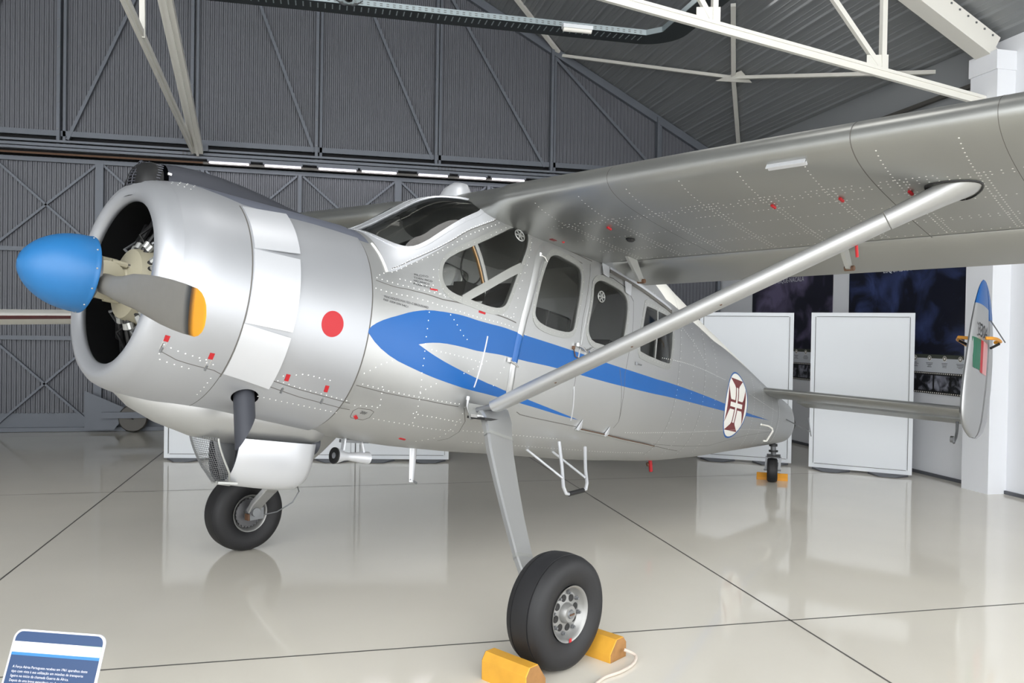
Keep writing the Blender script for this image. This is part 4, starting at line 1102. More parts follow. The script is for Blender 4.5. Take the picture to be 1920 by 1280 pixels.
for sg in (1,-1):
    t2=empty('blade_assembly')
    bpy.data.objects.remove(t2)
    mb=MB(); rows=[]; rowst=[]
    secs=[(.08,.105,.105,50),(.16,.108,.102,48),(.26,.122,.09,44),(.36,.145,.07,38),(.48,.175,.050,32),(.62,.200,.036,27),(.76,.216,.027,23),(.90,.220,.021,20),(1.02,.216,.017,18),(1.08,.208,.015,17),(1.13,.205,.013,17),(1.17,.180,.010,16),(1.20,.14,.008,16),(1.218,.09,.006,15),(1.225,.03,.003,15)]
    def bs(r,c,th,ang):
        ang=math.radians(90-ang*.62); R=[]
        for k in range(20):
            q_=2*math.pi*k/20; u=math.cos(q_)*c/2; v=math.sin(q_)*th/2*(1 if th>.09 else (1-.35*math.cos(q_)))
            dx=u*math.cos(ang)+v*math.sin(ang); dc=u*math.sin(ang)-v*math.cos(ang)
            # local: along blade r, chord dir, axial x
            yy=r*math.cos(BA)-(dc-.02)*math.sin(BA); zz=r*math.sin(BA)+(dc-.02*(1 if r<.4 else .5))*math.cos(BA)
            R.append((-1.765+dx*(-1),sg*yy,sg*zz) if sg==1 else (-1.765-dx,-yy,-zz))
        return R
    i=[k for k,s_ in enumerate(secs) if s_[0]>=1.08][0]
    mb.loft([bs(*s_) for s_ in secs[:i+1]],'blade',caps=False)
    mb.loft([bs(*s_) for s_ in secs[i:]],'yellow',caps=True)
    bl=mb.build('propeller_blade',t,T=T,smooth=50)
    mb=MB()
    d=Vector((0,math.cos(BA)*sg,math.sin(BA)*sg))
    mb.lathe([(.045,.085),(.05,.10),(.085,.10),(.09,.085)],(-1.765,0,0),d,'beige',n=28,caps=True)
    up=Vector((0,-d.z,d.y))
    for k in (1,-1):
        c=Vector((-1.72,0,0))+d*.068+up*k*.095; mb.tube([c-Vector((.03,0,0)),c+Vector((.045,0,0))],.016,'beige',n=8); mb.tube([c+Vector((.04,0,0)),c+Vector((.06,0,0))],.010,'chrome',n=8)
    mb.build('blade_clamp',bl,T=T)

# ---- exhaust, oil cooler, venturi, masts
t=empty('exhaust_stack'); t.parent=AP
for s in (1,):
    c=Vector(SP(-1.06,-53,-.07)); d=Vector((-.035,.42,-.90)).normalized(); mb=MB()
    a=d.cross(Vector((1,0,0))).normalized(); b=d.cross(a)
    rows=[]
    for L_,k in ((-.1,0),(.0,0),(.08,0),(.16,0),(.30,1)):
        r=[]
        for j in range(24):
            q_=2*math.pi*j/24; v=a*math.cos(q_)*.056+b*math.sin(q_)*.056
            sh_=(-v.x*1.9) if k else 0
            r.append(c+v+d*(L_+sh_-.03*k))
        rows.append(r)
    mb.grid(rows,'darkgrey',close=True); mb.grid([[ (p-c)*1.0+c for p in rows[-1]],[c+(p-c)*.93 for p in rows[-1]],[c+(p-c)*.9 for p in rows[1]]],'black',close=True)
    mb.build('exhaust_pipe',t,T=T,smooth=50)
    mb=MB(); R=[[ (lambda p:p)(SP(-1.06+.075*k*math.cos(q_),-53+6.3*k*math.sin(q_),o_)) for q_ in [2*math.pi*j/28 for j in range(28)]] for k,o_ in ((1.04,.007),(1.0,.006),(.99,-.03),(.9,-.10),(.01,-.10))]
    mb.grid(R,'black',close=True); mb.build('exhaust_opening',t,T=T)
t=empty('oil_cooler_scoop'); t.parent=AP
def uo(X, w, zt_, zb_, n=24): # closed rounded-U outline
    r=[]
    for k in range(n+1):
        q_=math.pi*k/n; r.append((X,w*math.cos(q_),zt_-(zt_-zb_)*math.sin(q_)**.75))
    return r
mb=MB(); mb.grid([uo(*p) for p in ((-1.63,.02,-.50,-.545),(-1.5,.12,-.52,-.640),(-1.35,.17,-.54,-.705),(-1.15,.195,-.55,-.760),(-.95,.20,-.55,-.785),(-.7,.20,-.55,-.785),(-.45,.19,-.58,-.775),(-.33,.12,-.62,-.735),(-.30,.05,-.64,-.70))],'silver'); mb.build('fairing',t,T=T,smooth=60)
mb=MB(); 
body=[(-.93,.172,-.74,-1.010),(-.85,.178,-.74,-1.025),(-.7,.18,-.74,-1.035),(-.55,.176,-.74,-1.04),(-.45,.16,-.74,-1.035),(-.39,.12,-.74,-1.00),(-.355,.06,-.74,-.93),(-.345,.02,-.74,-.85)]
mb.grid([uo(*p) for p in body],'silver2'); mb.grid([uo(*body[0]),uo(-.93,.16,-.74,-.995),uo(-.80,.16,-.74,-.995)],'darkgrey'); o=mb.build('scoop_body',t,T=T,smooth=55)
mb=MB(); mb.add(uo(-.82,.16,-.74,-.995),[tuple(range(25))],'black'); mb.build('cooler_core',t,T=T)
# mesh screen ahead of the duct
mb=MB(); S0=[uo(-1.17,.165,-.755,-.77),uo(-1.13,.17,-.755,-.84),uo(-1.08,.17,-.755,-.91),uo(-1.02,.165,-.755,-.97),uo(-.965,.13,-.755,-1.005)]
def scr(u,v): # u across 0..1, v down 0..1
    w=.168*(1-.12*v**3); x=-1.12+.16*v**1.3-.03*math.cos(math.pi*(u-.5))+.03; z=-.752-.262*v
    return (x+.03*abs(2*u-1)**2.2,w*(1-2*u)*(1-.75*max(0,v-.7)/.3*.6),z)
for i in range(25): mb.tube([scr(i/24,j/14) for j in range(15)],.0014,'steel',n=4,caps=False)
for j in range(23): mb.tube([scr(i/16,j/22) for i in range(17)],.0014,'steel',n=4,caps=False)
mb.tube([scr(0,j/14) for j in range(15)],.006,'frame',n=6); mb.tube([scr(1,j/14) for j in range(15)],.006,'frame',n=6); mb.tube([scr(i/16,1) for i in range(17)],.006,'frame',n=6)
mb.build('mesh_screen',t,T=T)
mb=MB(); mb.add([(-1.02,0.02,-.75),(-.86,.02,-.75),(-.86,.02,-.99),(-.93,.02,-.99)],[(0,1,2,3)],'steel'); mb.box((-.93,.10,-1.0),(.12,.03,.012),'frame'); mb.build('duct_vane',t,T=T,smooth=0)
mb=MB(); mb.lathe([(0,.05),(.05,.062),(.12,.066),(.13,.055),(.02,.04)],(-.44,.0,-.74),(1,0,-.1),'darkgrey',n=24); mb.build('drain_horn',t,T=T)
t=empty('venturi_tube'); t.parent=AP
mb=MB(); mb.lathe([(-.005,.030),(-.01,.044),(.0,.050),(.02,.046),(.07,.028),(.10,.025),(.18,.034),(.26,.040),(.262,.036),(.10,.018),(.0,.034)],(-.22,.10,-.80),(1,0,0),'silver2',n=28); mb.build('venturi',t,T=T)
mb=MB(); mb.lathe([(0,.02),(0,.052),(.01,.052)],(-.232,.10,-.80),(1,0,0),'black',n=24); mb.build('venturi_mouth',t,T=T)
mb=MB(); mb.bar((-.17,.10,-.76),(-.17,.10,-.66),.03,.012,'silver2',(1,0,0)); mb.bar((-.0,.10,-.78),(-.04,.10,-.68),.02,.012,'silver2',(1,0,0)); mb.bar((-.2,.10,-.705),(.02,.10,-.695),.02,.02,'steel'); mb.build('venturi_bracket',t,T=T,smooth=0)
mb=MB(); rows=[[(.50+.03*math.cos(q_)*k+dx,.0+.012*math.sin(q_)*k,z) for q_ in [2*math.pi*j/12 for j in range(12)]] for z,k,dx in ((-.68,1.2,.0),(-.95,.7,.03))]
mb.loft(rows,'silver2'); mb.tube([(.51,0,-.93),(.58,0,-.955)],.008,'steel'); mb.build('belly_mast',AP,T=T)
mb=MB(); rows=[[(1.02+.12*math.cos(q_)*k+dx,-.12+.075*math.sin(q_)*k,z) for q_ in [2*math.pi*j/20 for j in range(20)]] for z,k,dx in ((1.12,.0,0),(1.12,1,0),(1.20,.72,.03),(1.262,.42,.06),(1.27,.25,.06),(1.27,0,.06))]
mb.build if False else None
mb.loft([[(.60+.085*math.cos(q_)*k+dx,-.02+.085*math.sin(q_)*k,z) for q_ in [2*math.pi*j/24 for j in range(24)]] for z,k,dx in ((1.12,1.6,0),(1.19,1.25,.0),(1.225,.95,.01),(1.25,.70,.02),(1.257,.3,.02))],'silver2'); mb.build('roof_blister',AP,T=T)
mb=MB(); mb.tube([(3.56,0,-.60),(3.60,0,-.72)],.018,'fired'); mb.tube([(3.56,-.03,-.66),(3.60,0,-.64)],.02,'rust'); mb.build('red_drain_plug',AP,T=T)
mb=MB()
for s in (1,): mb.tube([(5.40,.235,-.07),(5.62,.225,-.07),(5.68,.24,-.09),(5.70,.24,-.12),(5.52,.26,-.245),(5.49,.235,-.25)],.010,'white',n=8)
mb.build('lift_handle',AP,T=T)
# boarding step
t=empty('boarding_step'); t.parent=AP
A1=(1.50,.50,-.54);A2=(1.83,.50,-.556);B1=(1.43,.66,-.90);B2=(1.68,.66,-.85)
mb=MB(); mb.tube([A1,(1.47,.58,-.72),(B1[0]-.01,.655,-.86),(B1[0]+.02,.665,-.905),(B1[0]+.06,.665,-.908)],.013,'silver2'); mb.tube([A2,(1.76,.58,-.72),(B2[0]+.02,.655,-.82),(B2[0],.665,-.865),(B2[0]-.04,.665,-.872)],.013,'silver2'); mb.build('step_frame',t,T=T)
mb=MB(); mb.tube([(B1[0]+.05,.665,-.908),(B2[0]-.03,.665,-.874)],.018,'black'); mb.build('step_tread',t,T=T)
mb=MB(); mb.tube([(1.30,.30,-.60),(B1[0]-.005,.64,-.80)],.009,'silver2'); mb.tube([(1.62,.30,-.60),(B2[0]+.01,.64,-.78)],.009,'silver2'); mb.build('step_brace',t,T=T)

# ---- wing
def foil(t_, n=22, m=.035, p=.4):
    up=[];lo=[]
    for i in range(n+1):
        x=(1-math.cos(math.pi*i/n))/2
        yt=5*t_*(.2969*math.sqrt(x)-.126*x-.3516*x*x+.2843*x**3-.1036*x**4)
        yc=m/p**2*(2*p*x-x*x) if x<p else m/(1-p)**2*((1-2*p)+2*p*x-x*x)
        up.append((x,yc+yt)); lo.append((x,yc-yt))
    return up,lo
CH=1.83; INC=math.radians(4.3)
def wpt(x, z, y, s, le=.34, ch=CH, dz=0):
    X=le+ch*(x*math.cos(INC)+z*math.sin(INC)); Z=1.022+.0235*(y-.7)+dz+ch*(z*math.cos(INC)-x*math.sin(INC))
    return (X,y*s,Z)
UP,LO=foil(.168,34)
def wsec(y, s, le=.34, ch=CH, k=1.0, cut=.73, cutu=.80):
    u=[q_ for q_ in UP if q_[0]<cutu]; l=[q_ for q_ in LO if q_[0]<cut]
    pts=[wpt(q_[0],q_[1]*k,y,s,le,ch) for q_ in reversed(u)]+[wpt(q_[0],q_[1]*k,y,s,le,ch) for q_ in l[1:]]
    return pts
SPAN=6.85
for s in (1,-1):
    mb=MB(); st=[(0,.42,1.75,1.27),(.35,.42,1.75,1.25),(.55,.40,1.77,1.16),(.66,.35,1.82,1.06),(.76,.34,CH,1.01)]+[(y_,.34,CH,1) for y_ in (1.3,2,2.7,3.4,4.1,4.8,5.5,6.2)]+[(6.45,.36,1.80,.97),(6.65,.43,1.68,.85),(6.78,.56,1.48,.6),(6.84,.75,1.15,.3)]
    rows=[wsec(y_,s,le,ch,k) for y_,le,ch,k in st]
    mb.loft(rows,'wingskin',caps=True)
    # rivet rows on the lower surface
    def lowz(x):
        x=min(max(x,0),1)
        for a,b in zip(LO[:-1],LO[1:]):
            if a[0]<=x<=b[0]: return a[1]+(b[1]-a[1])*(x-a[0])/(b[0]-a[0])
    rv=[]
    ys=[.95,1.3,1.65,2.0,2.35,2.7,3.05,3.4,3.75,4.1,4.45]
    if s==1:
        for yy in ys:
            for i in range(34):
                x=.04+i*.0198; rv.append((x,yy)); 
                if i>8: rv.append((x,yy+.03))
        for x in (.22,.24,.40,.55,.57,.70):
            k=0
            while .8+k*.045<4.6: rv.append((x,.8+k*.045)); k+=1
        for y0 in (1.85,2.22,2.60,2.98):
            for k in range(9): rv.append((.20,y0+k*.03)); rv.append((.30,y0+k*.03))
        for x,yy in rv:
            p=Vector(wpt(x,lowz(x),yy,s)); q_=Vector(wpt(x+.01,lowz(x+.01),yy,s)); n=Vector((0,1,0)).cross(q_-p).normalized()
            if n.z>0: n=-n
            u=(q_-p).normalized(); w_=Vector((0,1,0)); b=len(mb.v)
            mb.add([p+n*.0006+(u*math.cos(j*math.pi/3)+w_*math.sin(j*math.pi/3))*.0046 for j in range(6)]+[p+n*.0022],[(j,(j+1)%6,6) for j in range(6)],'rivet')
        for yy,m_,w_ in ((2.95,'seam',.005),(1.55,'seam',.003),(3.56,'seam',.003)):
            L=[wpt(q_[0],q_[1],yy-w_/2,s) for q_ in (list(reversed(UP[:13]))+LO[1:25])]; R=[wpt(q_[0],q_[1],yy+w_/2,s) for q_ in (list(reversed(UP[:13]))+LO[1:25])]
            sc=lambda P:[((x-.9)*1.002+.9,y,(z-1.0)*1.008+1.0) for x,y,z in P]
            mb.grid([sc(L),sc(R)],m_)
    w_=mb.build('wing',AP,T=T,smooth=60)
    # flap and aileron
    for y0,y1,nm in ((.66,3.98,'flap'),(4.02,6.5,'aileron')):
        mb=MB(); fu,fl=foil(.16,12,.01)
        def fs(y):
            P=[]
            for q_ in list(reversed(fu))+fl[1:-1]:
                b=wpt(.742,-.004,y,s,dz=-.024); c=.262*CH; an=INC+math.radians(5)
                P.append((b[0]+c*(q_[0]*math.cos(an)+q_[1]*math.sin(an)),b[1],b[2]+c*(q_[1]*math.cos(an)-q_[0]*math.sin(an))))
            return P
        ys_=[y0+(y1-y0)*k/8 for k in range(9)]
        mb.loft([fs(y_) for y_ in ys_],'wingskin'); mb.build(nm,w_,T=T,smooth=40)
        for yb in ((.90,2.46) if nm=='flap' else (4.6,6.0)):
            mb=MB(); a=Vector(wpt(.66,-.02,yb,s)); c_=Vector(wpt(.78,-.10,yb,s)); mb.loft([[a+Vector((-.06,e,.02)) for e in (-.012,.012)]+[a+Vector((.08,e,.02)) for e in (.012,-.012)],[c_+Vector((-.03,e,0)) for e in (-.012,.012)]+[c_+Vector((.05,e,0.0)) for e in (.012,-.012)]],'frame'); mb.tube([c_+Vector((.01,-.03,.01)),c_+Vector((.01,.03,.01))],.018,'rust',n=8); mb.build('hinge_bracket',w_,T=T)
    # lift strut
    a=Vector((.46,.72*s,-.395)); b=Vector((.92,3.34*s,.985)); t=empty('lift_strut'); t.parent=AP
    d=(b-a).normalized(); cx=(Vector((1,0,0))-d*d.x).normalized(); nn=d.cross(cx)
    def ss(p,c,th): return [p+cx*(c*(math.cos(q_)+.12*math.cos(2*q_))/2)+nn*(th*math.sin(q_)/2*(1-.25*math.cos(q_))) for q_ in [2*math.pi*k/24 for k in range(24)]]
    mb=MB(); rows=[ss(a+d*.06,.150,.070)]+[ss(a.lerp(b,u),.165,.078) for u in (.1,.5,.86)]
    mb.loft(rows,'silver'); mb.build('strut_tube',t,T=T,smooth=50)
    mb=MB(); rows=[ss(a.lerp(b,u),c,th) for u,c,th in ((.862,.172,.084),(.90,.18,.086),(.95,.205,.092),(.985,.24,.10),(1.03,.27,.11),(1.06,.28,.115))]; mb.loft(rows,'silver'); mb.build('strut_cuff',t,T=T,smooth=50)
    def onwing(p,k,dz):
        zl=lambda X,y: wpt((X-.34)/CH,lowz((X-.34)/CH),abs(y),s)[2]
        u=0
        for _ in range(6): u+=(zl((p+d*u).x,(p+d*u).y)-(p+d*u).z)/d.z
        q_=p+d*u; return Vector((q_.x,q_.y,q_.z+dz))
    sec_=ss(a.lerp(b,.99),.265,.105); c0=sum((onwing(p,0,0) for p in sec_),Vector())/24
    mb=MB(); R=[[c0+(onwing(p,0,0)-c0)*k+Vector((0,0,dz)) for p in sec_] for k,dz in ((1.07,.004),(1.06,-.006),(1.0,-.008))]
    mb.grid(R,'black',close=True); mb.build('strut_gasket',t,T=T,smooth=50)
    mb=MB(); p=a.lerp(b,.80); mb.tube([p+nn*s*.02-cx*-.06,p+nn*s*.02+cx*.10+Vector((0,0,-.05))],.008,'fired'); mb.build('red_flag_pin',t,T=T)
    mb=MB(); mb.tube([a+Vector((-.02,-.10*s,-.01)),a+d*.10],.018,'steel'); mb.tube([a+Vector((.04,-.08*s,-.02)),a+d*.10+cx*.03],.016,'steel'); mb.box(tuple(a+Vector((.03,-.02*s,-.055))),(.22,.16,.016),'black'); mb.box(tuple(a+Vector((-.03,-.03*s,-.045))),(.12,.06,.02),'chrome'); mb.build('strut_fitting',t,T=T)
    mb=MB()
    for u in (.18,.36,.55,.9):
        p=a.lerp(b,u)+Vector((0,0,0))-cx*.035; q_=p+(nn if nn.y*s>0 else -nn)*.040; mb.lathe([(0,.008),(.002,.006)],q_,(nn if nn.y*s>0 else -nn),'rust',n=8,caps=True)
    mb.build('strut_screws',t,T=T)
    if s==1:
        mb=MB(); p=Vector(wpt(.03,-.032,2.22,1)); mb.bar(Vector(wpt(.030,-.038,2.52,1)),Vector(wpt(.030,-.038,2.72,1)),.045,.006,'silver2',(1,0,-.6)); mb.bar(Vector(wpt(.042,-.042,2.52,1)),Vector(wpt(.042,-.042,2.72,1)),.01,.02,'silver2',(1,0,-.6)); mb.build('stall_strip',w_,T=T,smooth=0)
        mb=MB(); p=Vector(wpt(.44,lowz(.44)-.004,1.20,1)); mb.lathe([(0,.022),(.012,.034),(.02,.032),(.03,.022)],p+Vector((0,0,-.01)),(0,0,1),'black',n=8,caps=True); mb.build('cable_port',w_,T=T,smooth=0)
        for x,yy in ((.29,1.21),(.27,2.36),(.28,2.73),(.29,3.07),(.70,.86)):
            mb=MB(); p=Vector(wpt(x,lowz(x),yy,1)); mb.bar(p+Vector((-.015,0,-.004)),p+Vector((.02,.008,-.012)),.012,.012,'fired'); mb.build('red_mark',w_,T=T,smooth=0)
        mb=MB(); p=Vector((1.02,.62,.90)); mb.tube([p,p+Vector((.0,.05,.0)),p+Vector((.03,.07,-.02))],.012,'fired'); mb.box(tuple(p+Vector((-.05,.03,-.01))),(.05,.03,.03),'maroon'); mb.box(tuple(p+Vector((.10,.12,.01))),(.05,.04,.015),'chrome'); mb.build('red_pitot_cover',AP,T=T)

# ---- tail
def slab(p0, p1, c0, c1, th0, th1, vert=False, n=20):
    pass
for s in (1,-1):
    mb=MB(); fu,fl=foil(.11,14,0.0)
    ST_=[(.12,5.50,.95,.330),(.5,5.53,.92,.322),(1.2,5.54,.91,.300),(2.20,5.55,.90,.268)]
    def hs(y,x0,c,z,lo,hi,dr=0):
        P=[]
        A_=[q_ for q_ in fu if lo<=q_[0]<=hi]; B_=[q_ for q_ in fl if lo<=q_[0]<=hi]
        for q_ in list(reversed(A_))+B_[(1 if lo==0 else 0):]:
            P.append((x0+c*q_[0],y*s,z+c*q_[1]-dr*max(0,q_[0]-.6)*c))
        return P
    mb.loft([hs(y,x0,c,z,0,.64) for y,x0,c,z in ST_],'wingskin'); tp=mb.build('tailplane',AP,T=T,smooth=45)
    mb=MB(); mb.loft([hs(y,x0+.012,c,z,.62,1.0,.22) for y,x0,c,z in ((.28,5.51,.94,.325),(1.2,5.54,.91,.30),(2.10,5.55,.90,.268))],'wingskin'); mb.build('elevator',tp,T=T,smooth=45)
    mb=MB(); mb.tube([(6.25,2.02*s,.20),(6.26,2.02*s,.10),(6.24,2.02*s,.03),(6.17,2.02*s,-.03),(6.12,2.02*s,.0)],[.016,.014,.014,.014,.014],'steel'); mb.lathe([(-.015,.001),(-.015,.035),(.015,.035),(.015,.001)],(6.10,2.02*s,.0),(0,1,0),'steel',n=18); mb.build('balance_weight',tp,T=T)
    # end-plate fin
    t=empty('tail_fin'); t.parent=AP
    def half(z):  # outline: LE and TE at height z
        P=[(.03,5.92,6.18),(.06,5.80,6.32),(.12,5.66,6.46),(.22,5.58,6.56),(.35,5.55,6.62),(.6,5.58,6.68),(.9,5.65,6.68),(1.2,5.74,6.62),(1.42,5.83,6.52),(1.57,5.92,6.40),(1.65,5.99,6.29),(1.69,6.06,6.20)]
        for a_,b_ in zip(P[:-1],P[1:]):
            if a_[0]<=z<=b_[0]:
                u=(z-a_[0])/(b_[0]-a_[0]); return a_[1]*(1-u)+b_[1]*u,a_[2]*(1-u)+b_[2]*u
        return P[-1][1:]
    zs=[.03,.045,.07,.11,.16,.22,.3,.4,.5,.6,.63,.7,.8,.87,.93,.97,1.0,1.08,1.1,1.2,1.3,1.4,1.48,1.54,1.59,1.63,1.66,1.68,1.69]
    gu,gl=foil(.10,16,0)
    def fin_part(lo,hi,name,zlo,zhi,yoff=0):
        mb=MB(); Z_=[z for z in zs if zlo<=z<=zhi]
        for a_,b_ in zip(Z_[:-1],Z_[1:]):
            R=[]
            for z in (a_,b_):
                l_,t_=half(z); c=t_-l_; th=min(1,.95/max(c,.3)); P=[]
                for side_,F_ in ((1,gu),(-1,gl)):
                    q=[v for v in F_ if lo<=v[0]<=hi]
                    if side_==1: q=list(reversed(q))
                    elif lo==0: q=q[1:]
                    P+=[(l_+c*v[0],(2.22+v[1]*c)*s+yoff,z) for v in q]
                R.append(P)
            zm=(a_+b_)/2; m_='blue' if zm>(1.36 if lo==0 else 1.25) else 'silver'
            mb.grid(R,m_,close=(lo==0 and hi==1) )
            if not (lo==0 and hi==1): mb.grid([[R[0][-1],R[0][0]],[R[1][-1],R[1][0]]],m_)
        l_,t_=half(zhi); 
        return mb.build(name,t,T=T,smooth=45)
    f1=fin_part(0,.66,'fin',.03,1.69); fin_part(.64,1,'rudder',.03,1.69)
    def fdec(pts,m,name):
        mb=MB(); V=[]
        for X,Z in pts:
            l_,t_=half(Z); c=t_-l_; u=(X-l_)/c
            yt=0
            for a_,b_ in zip(gu[:-1],gu[1:]):
                if a_[0]<=u<=b_[0]: yt=a_[1]+(b_[1]-a_[1])*(u-a_[0])/(b_[0]-a_[0])
            V.append((X,(2.22+yt*c+.003)*s,Z))
        mb.add(V,[tuple(range(len(V)))],m); return mb.build(name,t,T=T,smooth=0,recalc=False)
    for k in range(4):
        x0=5.70+.055*k; fdec([(x0,.72),(x0+.055,.71),(x0+.055,1.03),(x0,1.03)],'green','flag_green')
    for k in range(6):
        x0=5.92+.052*k; fdec([(x0,.70),(x0+.052,.69),(x0+.052,1.03),(x0,1.03)],'pink' if k>1 else 'red','flag_red')
    vs,fs_=text_tris('3304',.20); mb=MB(); V=[]
    for x,y in vs:
        X=5.80+x*.9; Z=1.06+y; l_,t_=half(Z); c=t_-l_; V.append((X,(2.22+.05*c+.004)*s,Z))
    mb.add(V,fs_,'text'); mb.build('serial_number',t,T=T,smooth=0,recalc=False)
    mb=MB(); mb.tube([(6.30,2.26*s,1.30),(6.62,2.34*s,1.12)],.007,'steel',n=6); mb.build('trim_rod',t,T=T)
mb=MB(); mb.lathe([(0,.001),(0,.06),(.02,.10)],(6.66,0,.03),(-1,0,0),'silver',n=24); mb.build('tail_cone',AP,T=T)
mb=MB(); mb.tube([(6.2,.16,.06),(6.42,.30,-.02),(6.46,.36,-.05)],.007,'steel',n=6); mb.tube([(6.52,.30,.12),(6.56,.34,-.10)],.006,'steel',n=6); mb.build('elevator_rod',AP,T=T)

# ---- landing gear
def tyre(t, c, R, w, ax, rimr, outer, m='rubber'):
    mb=MB(); h=w/2
    pr=[(-h*.62,rimr),(-h*.80,rimr+.012),(-h*.98,(R+rimr)/2),(-h*.96,R*.86),(-h*.80,R*.945),(-h*.52,R*.985),(-h*.50,R*.966),(-h*.46,R*.966),(-h*.44,R*.988),(-h*.1,R),(h*.1,R),(h*.44,R*.988),(h*.46,R*.966),(h*.50,R*.966),(h*.52,R*.985),(h*.80,R*.945),(h*.96,R*.86),(h*.98,(R+rimr)/2),(h*.80,rimr+.012),(h*.62,rimr)]
    mb.lathe(pr,c,ax,m,n=72); return mb.build('tyre',t,T=Tg,smooth=50)
for s in (1,-1):
    t=empty('landing_gear_leg'); t.parent=AP
    cl=[(.50,.60,1.262,.215,.075),(.475,.68,1.255,.225,.07),(.43,.76,1.205,.215,.06),(.375,.83,1.12,.20,.055),(.33,.89,1.03,.19,.055),(.25,1.02,.865,.165,.05),(.155,1.17,.70,.138,.048),(.055,1.34,.52,.118,.045),(.01,1.45,.40,.108,.045),(0,1.50,.33,.10,.045)]
    mb=MB(); rows=[]
    for i,(x,y,z,c,th) in enumerate(cl):
        a=cl[max(0,i-1)];b=cl[min(len(cl)-1,i+1)]; d=Vector((b[0]-a[0],b[1]-a[1],b[2]-a[2])).normalized()
        cx=(Vector((1,0,0))-d*d.x).normalized(); nn=d.cross(cx); p=Vector((x,y,z)); r=[]
        for u,v in ((-.5,-.3),(-.5,.3),(-.44,.5),(.46,.5),(.5,.3),(.5,-.3),(.46,-.5),(-.44,-.5)): 
            q_=p+cx*u*c+nn*v*th; r.append((q_.x,q_.y*s,q_.z))
        rows.append(r)
    mb.loft(rows,'silver'); mb.build('leg_fairing',t,T=Tg,smooth=25)
    for k_,nm_ in ((3,'leg_band'),(7,'leg_band')):
        p0=Vector(cl[k_][:3]);
        mb=MB(); 
        R=[]
        for u_ in (-.012,.012):
            cc=sum((Vector(q_) for q_ in rows[k_]),Vector())/8
            dd=(Vector((cl[k_+1][0]-cl[k_-1][0],(cl[k_+1][1]-cl[k_-1][1])*s,cl[k_+1][2]-cl[k_-1][2]))).normalized()
            R.append([cc+(Vector(q_)-cc)*1.03+dd*u_ for q_ in rows[k_]])
        mb.grid(R,'frame',close=True); mb.build(nm_,t,T=Tg,smooth=25)
    mb=MB(); mb.tube([(0,1.44*s,.33),(0,1.62*s,.325)],.035,'steel'); mb.build('axle',t,T=Tg)
    mb=MB()
    f1=Vector((.28,.60,1.30)); mb.add([(.30,.63*s,1.33),(.64,.63*s,1.27),(.66,.66*s,1.19),(.60,.70*s,1.20),(.36,.70*s,1.25),(.28,.66*s,1.22)],[(0,1,2,3,4,5)],'frame'); mb.build('root_plate',t,T=Tg,smooth=0)
    t=empty('main_wheel'); t.parent=AP
    c=(0,1.635*s,.307); tyre(t,c,.307,.235,(0,1,0),.140,s)
    mb=MB()
    o_=s  # outboard
    ax=(0,o_,0)
    mb.lathe([(.075,.136),(.094,.145),(.100,.149),(.097,.140),(.084,.132),(.070,.124),(.060,.112),(.066,.055),(.085,.050),(.095,.045),(.100,.042),(.100,.001)],c,ax,'rim',n=48)
    mb.lathe([(-.075,.136),(-.094,.145),(-.100,.149),(-.097,.140),(-.085,.130),(-.040,.120),(-.035,.05),(-.06,.045),(-.06,.001)],c,ax,'rim',n=48)
    rm=mb.build('rim',t,T=Tg,smooth=40)
    for k in range(8):
        q_=2*math.pi*k/8+.2; mb=MB(); p=(c[0]+.082*math.cos(q_),c[1]+s*.0665,c[2]+.082*math.sin(q_)); mb.lathe([(0,.001),(0,.019),(-.002,.020)],p,ax,'black',n=14); mb.build('rim_hole',rm,T=Tg)
        q_+=math.pi/8; mb=MB(); p=(c[0]+.106*math.cos(q_),c[1]+s*.062,c[2]+.106*math.sin(q_)); mb.lathe([(0,.011),(.012,.011),(.012,.007),(.022,.007)],p,ax,'steel',n=6,caps=True); mb.build('rim_bolt',rm,T=Tg)
    mb=MB(); mb.lathe([(.098,.026),(.108,.022),(.108,.001)],c,ax,'steel',n=12); mb.bar((c[0]-.018,c[1]+s*.11,c[2]),(c[0]+.018,c[1]+s*.11,c[2]),.008,.006,'rust',(0,1,0)); mb.build('hub_nut',rm,T=Tg)
    mb=MB(); mb.add([(c[0]+r_*math.cos(q_),c[1]+s*.1015,c[2]+r_*math.sin(q_)) for q_,r_ in ((-1.65,.128),(-1.65,.150),(-1.50,.150),(-1.50,.128))],[(0,1,2,3)],'fired'); mb.build('red_mark',rm,T=Tg,smooth=0,recalc=False)
    # brake side
    mb=MB(); mb.lathe([(-.05,.11),(-.075,.11),(-.08,.05)],c,ax,'cyl',n=32)
    for k in range(24):
        q_=2*math.pi*k/24; mb.box((c[0]+.11*math.cos(q_),c[1]-s*.07,c[2]+.11*math.sin(q_)),(.012,.02,.012),'cyl')
    mb.build('brake_disc',t,T=Tg); 
    mb=MB(); mb.box((.02,1.50*s,.31),(.12,.06,.09),'steel'); mb.box((-.03,1.50*s,.29),(.05,.05,.05),'rust'); mb.build('brake_caliper',t,T=Tg,smooth=0)
    if s==-1:
        mb=MB(); mb.tube([(.25,1.20*s,.66),(.30,1.26*s,.62),(.31,1.36*s,.53),(.37,1.42*s,.45),(.33,1.45*s,.36),(.2,1.47*s,.30),(.05,1.48*s,.29)],.005,'steel',n=6); mb.build('brake_hose',t,T=Tg)
t=empty('tail_wheel'); t.parent=AP
cw_=Vector((6.13,0,.148)); wd_=Vector((-.907,.42,0)).normalized()  # rolling direction towards the viewer
axt=Vector((wd_.y,-wd_.x,0))
tyre(t,tuple(cw_),.148,.125,tuple(axt),.065,1)
mb=MB(); mb.lathe([(-.05,.001),(-.05,.065),(.05,.065),(.05,.001)],tuple(cw_),tuple(axt),'rim',n=20); mb.build('rim',t,T=Tg)
mb=MB()
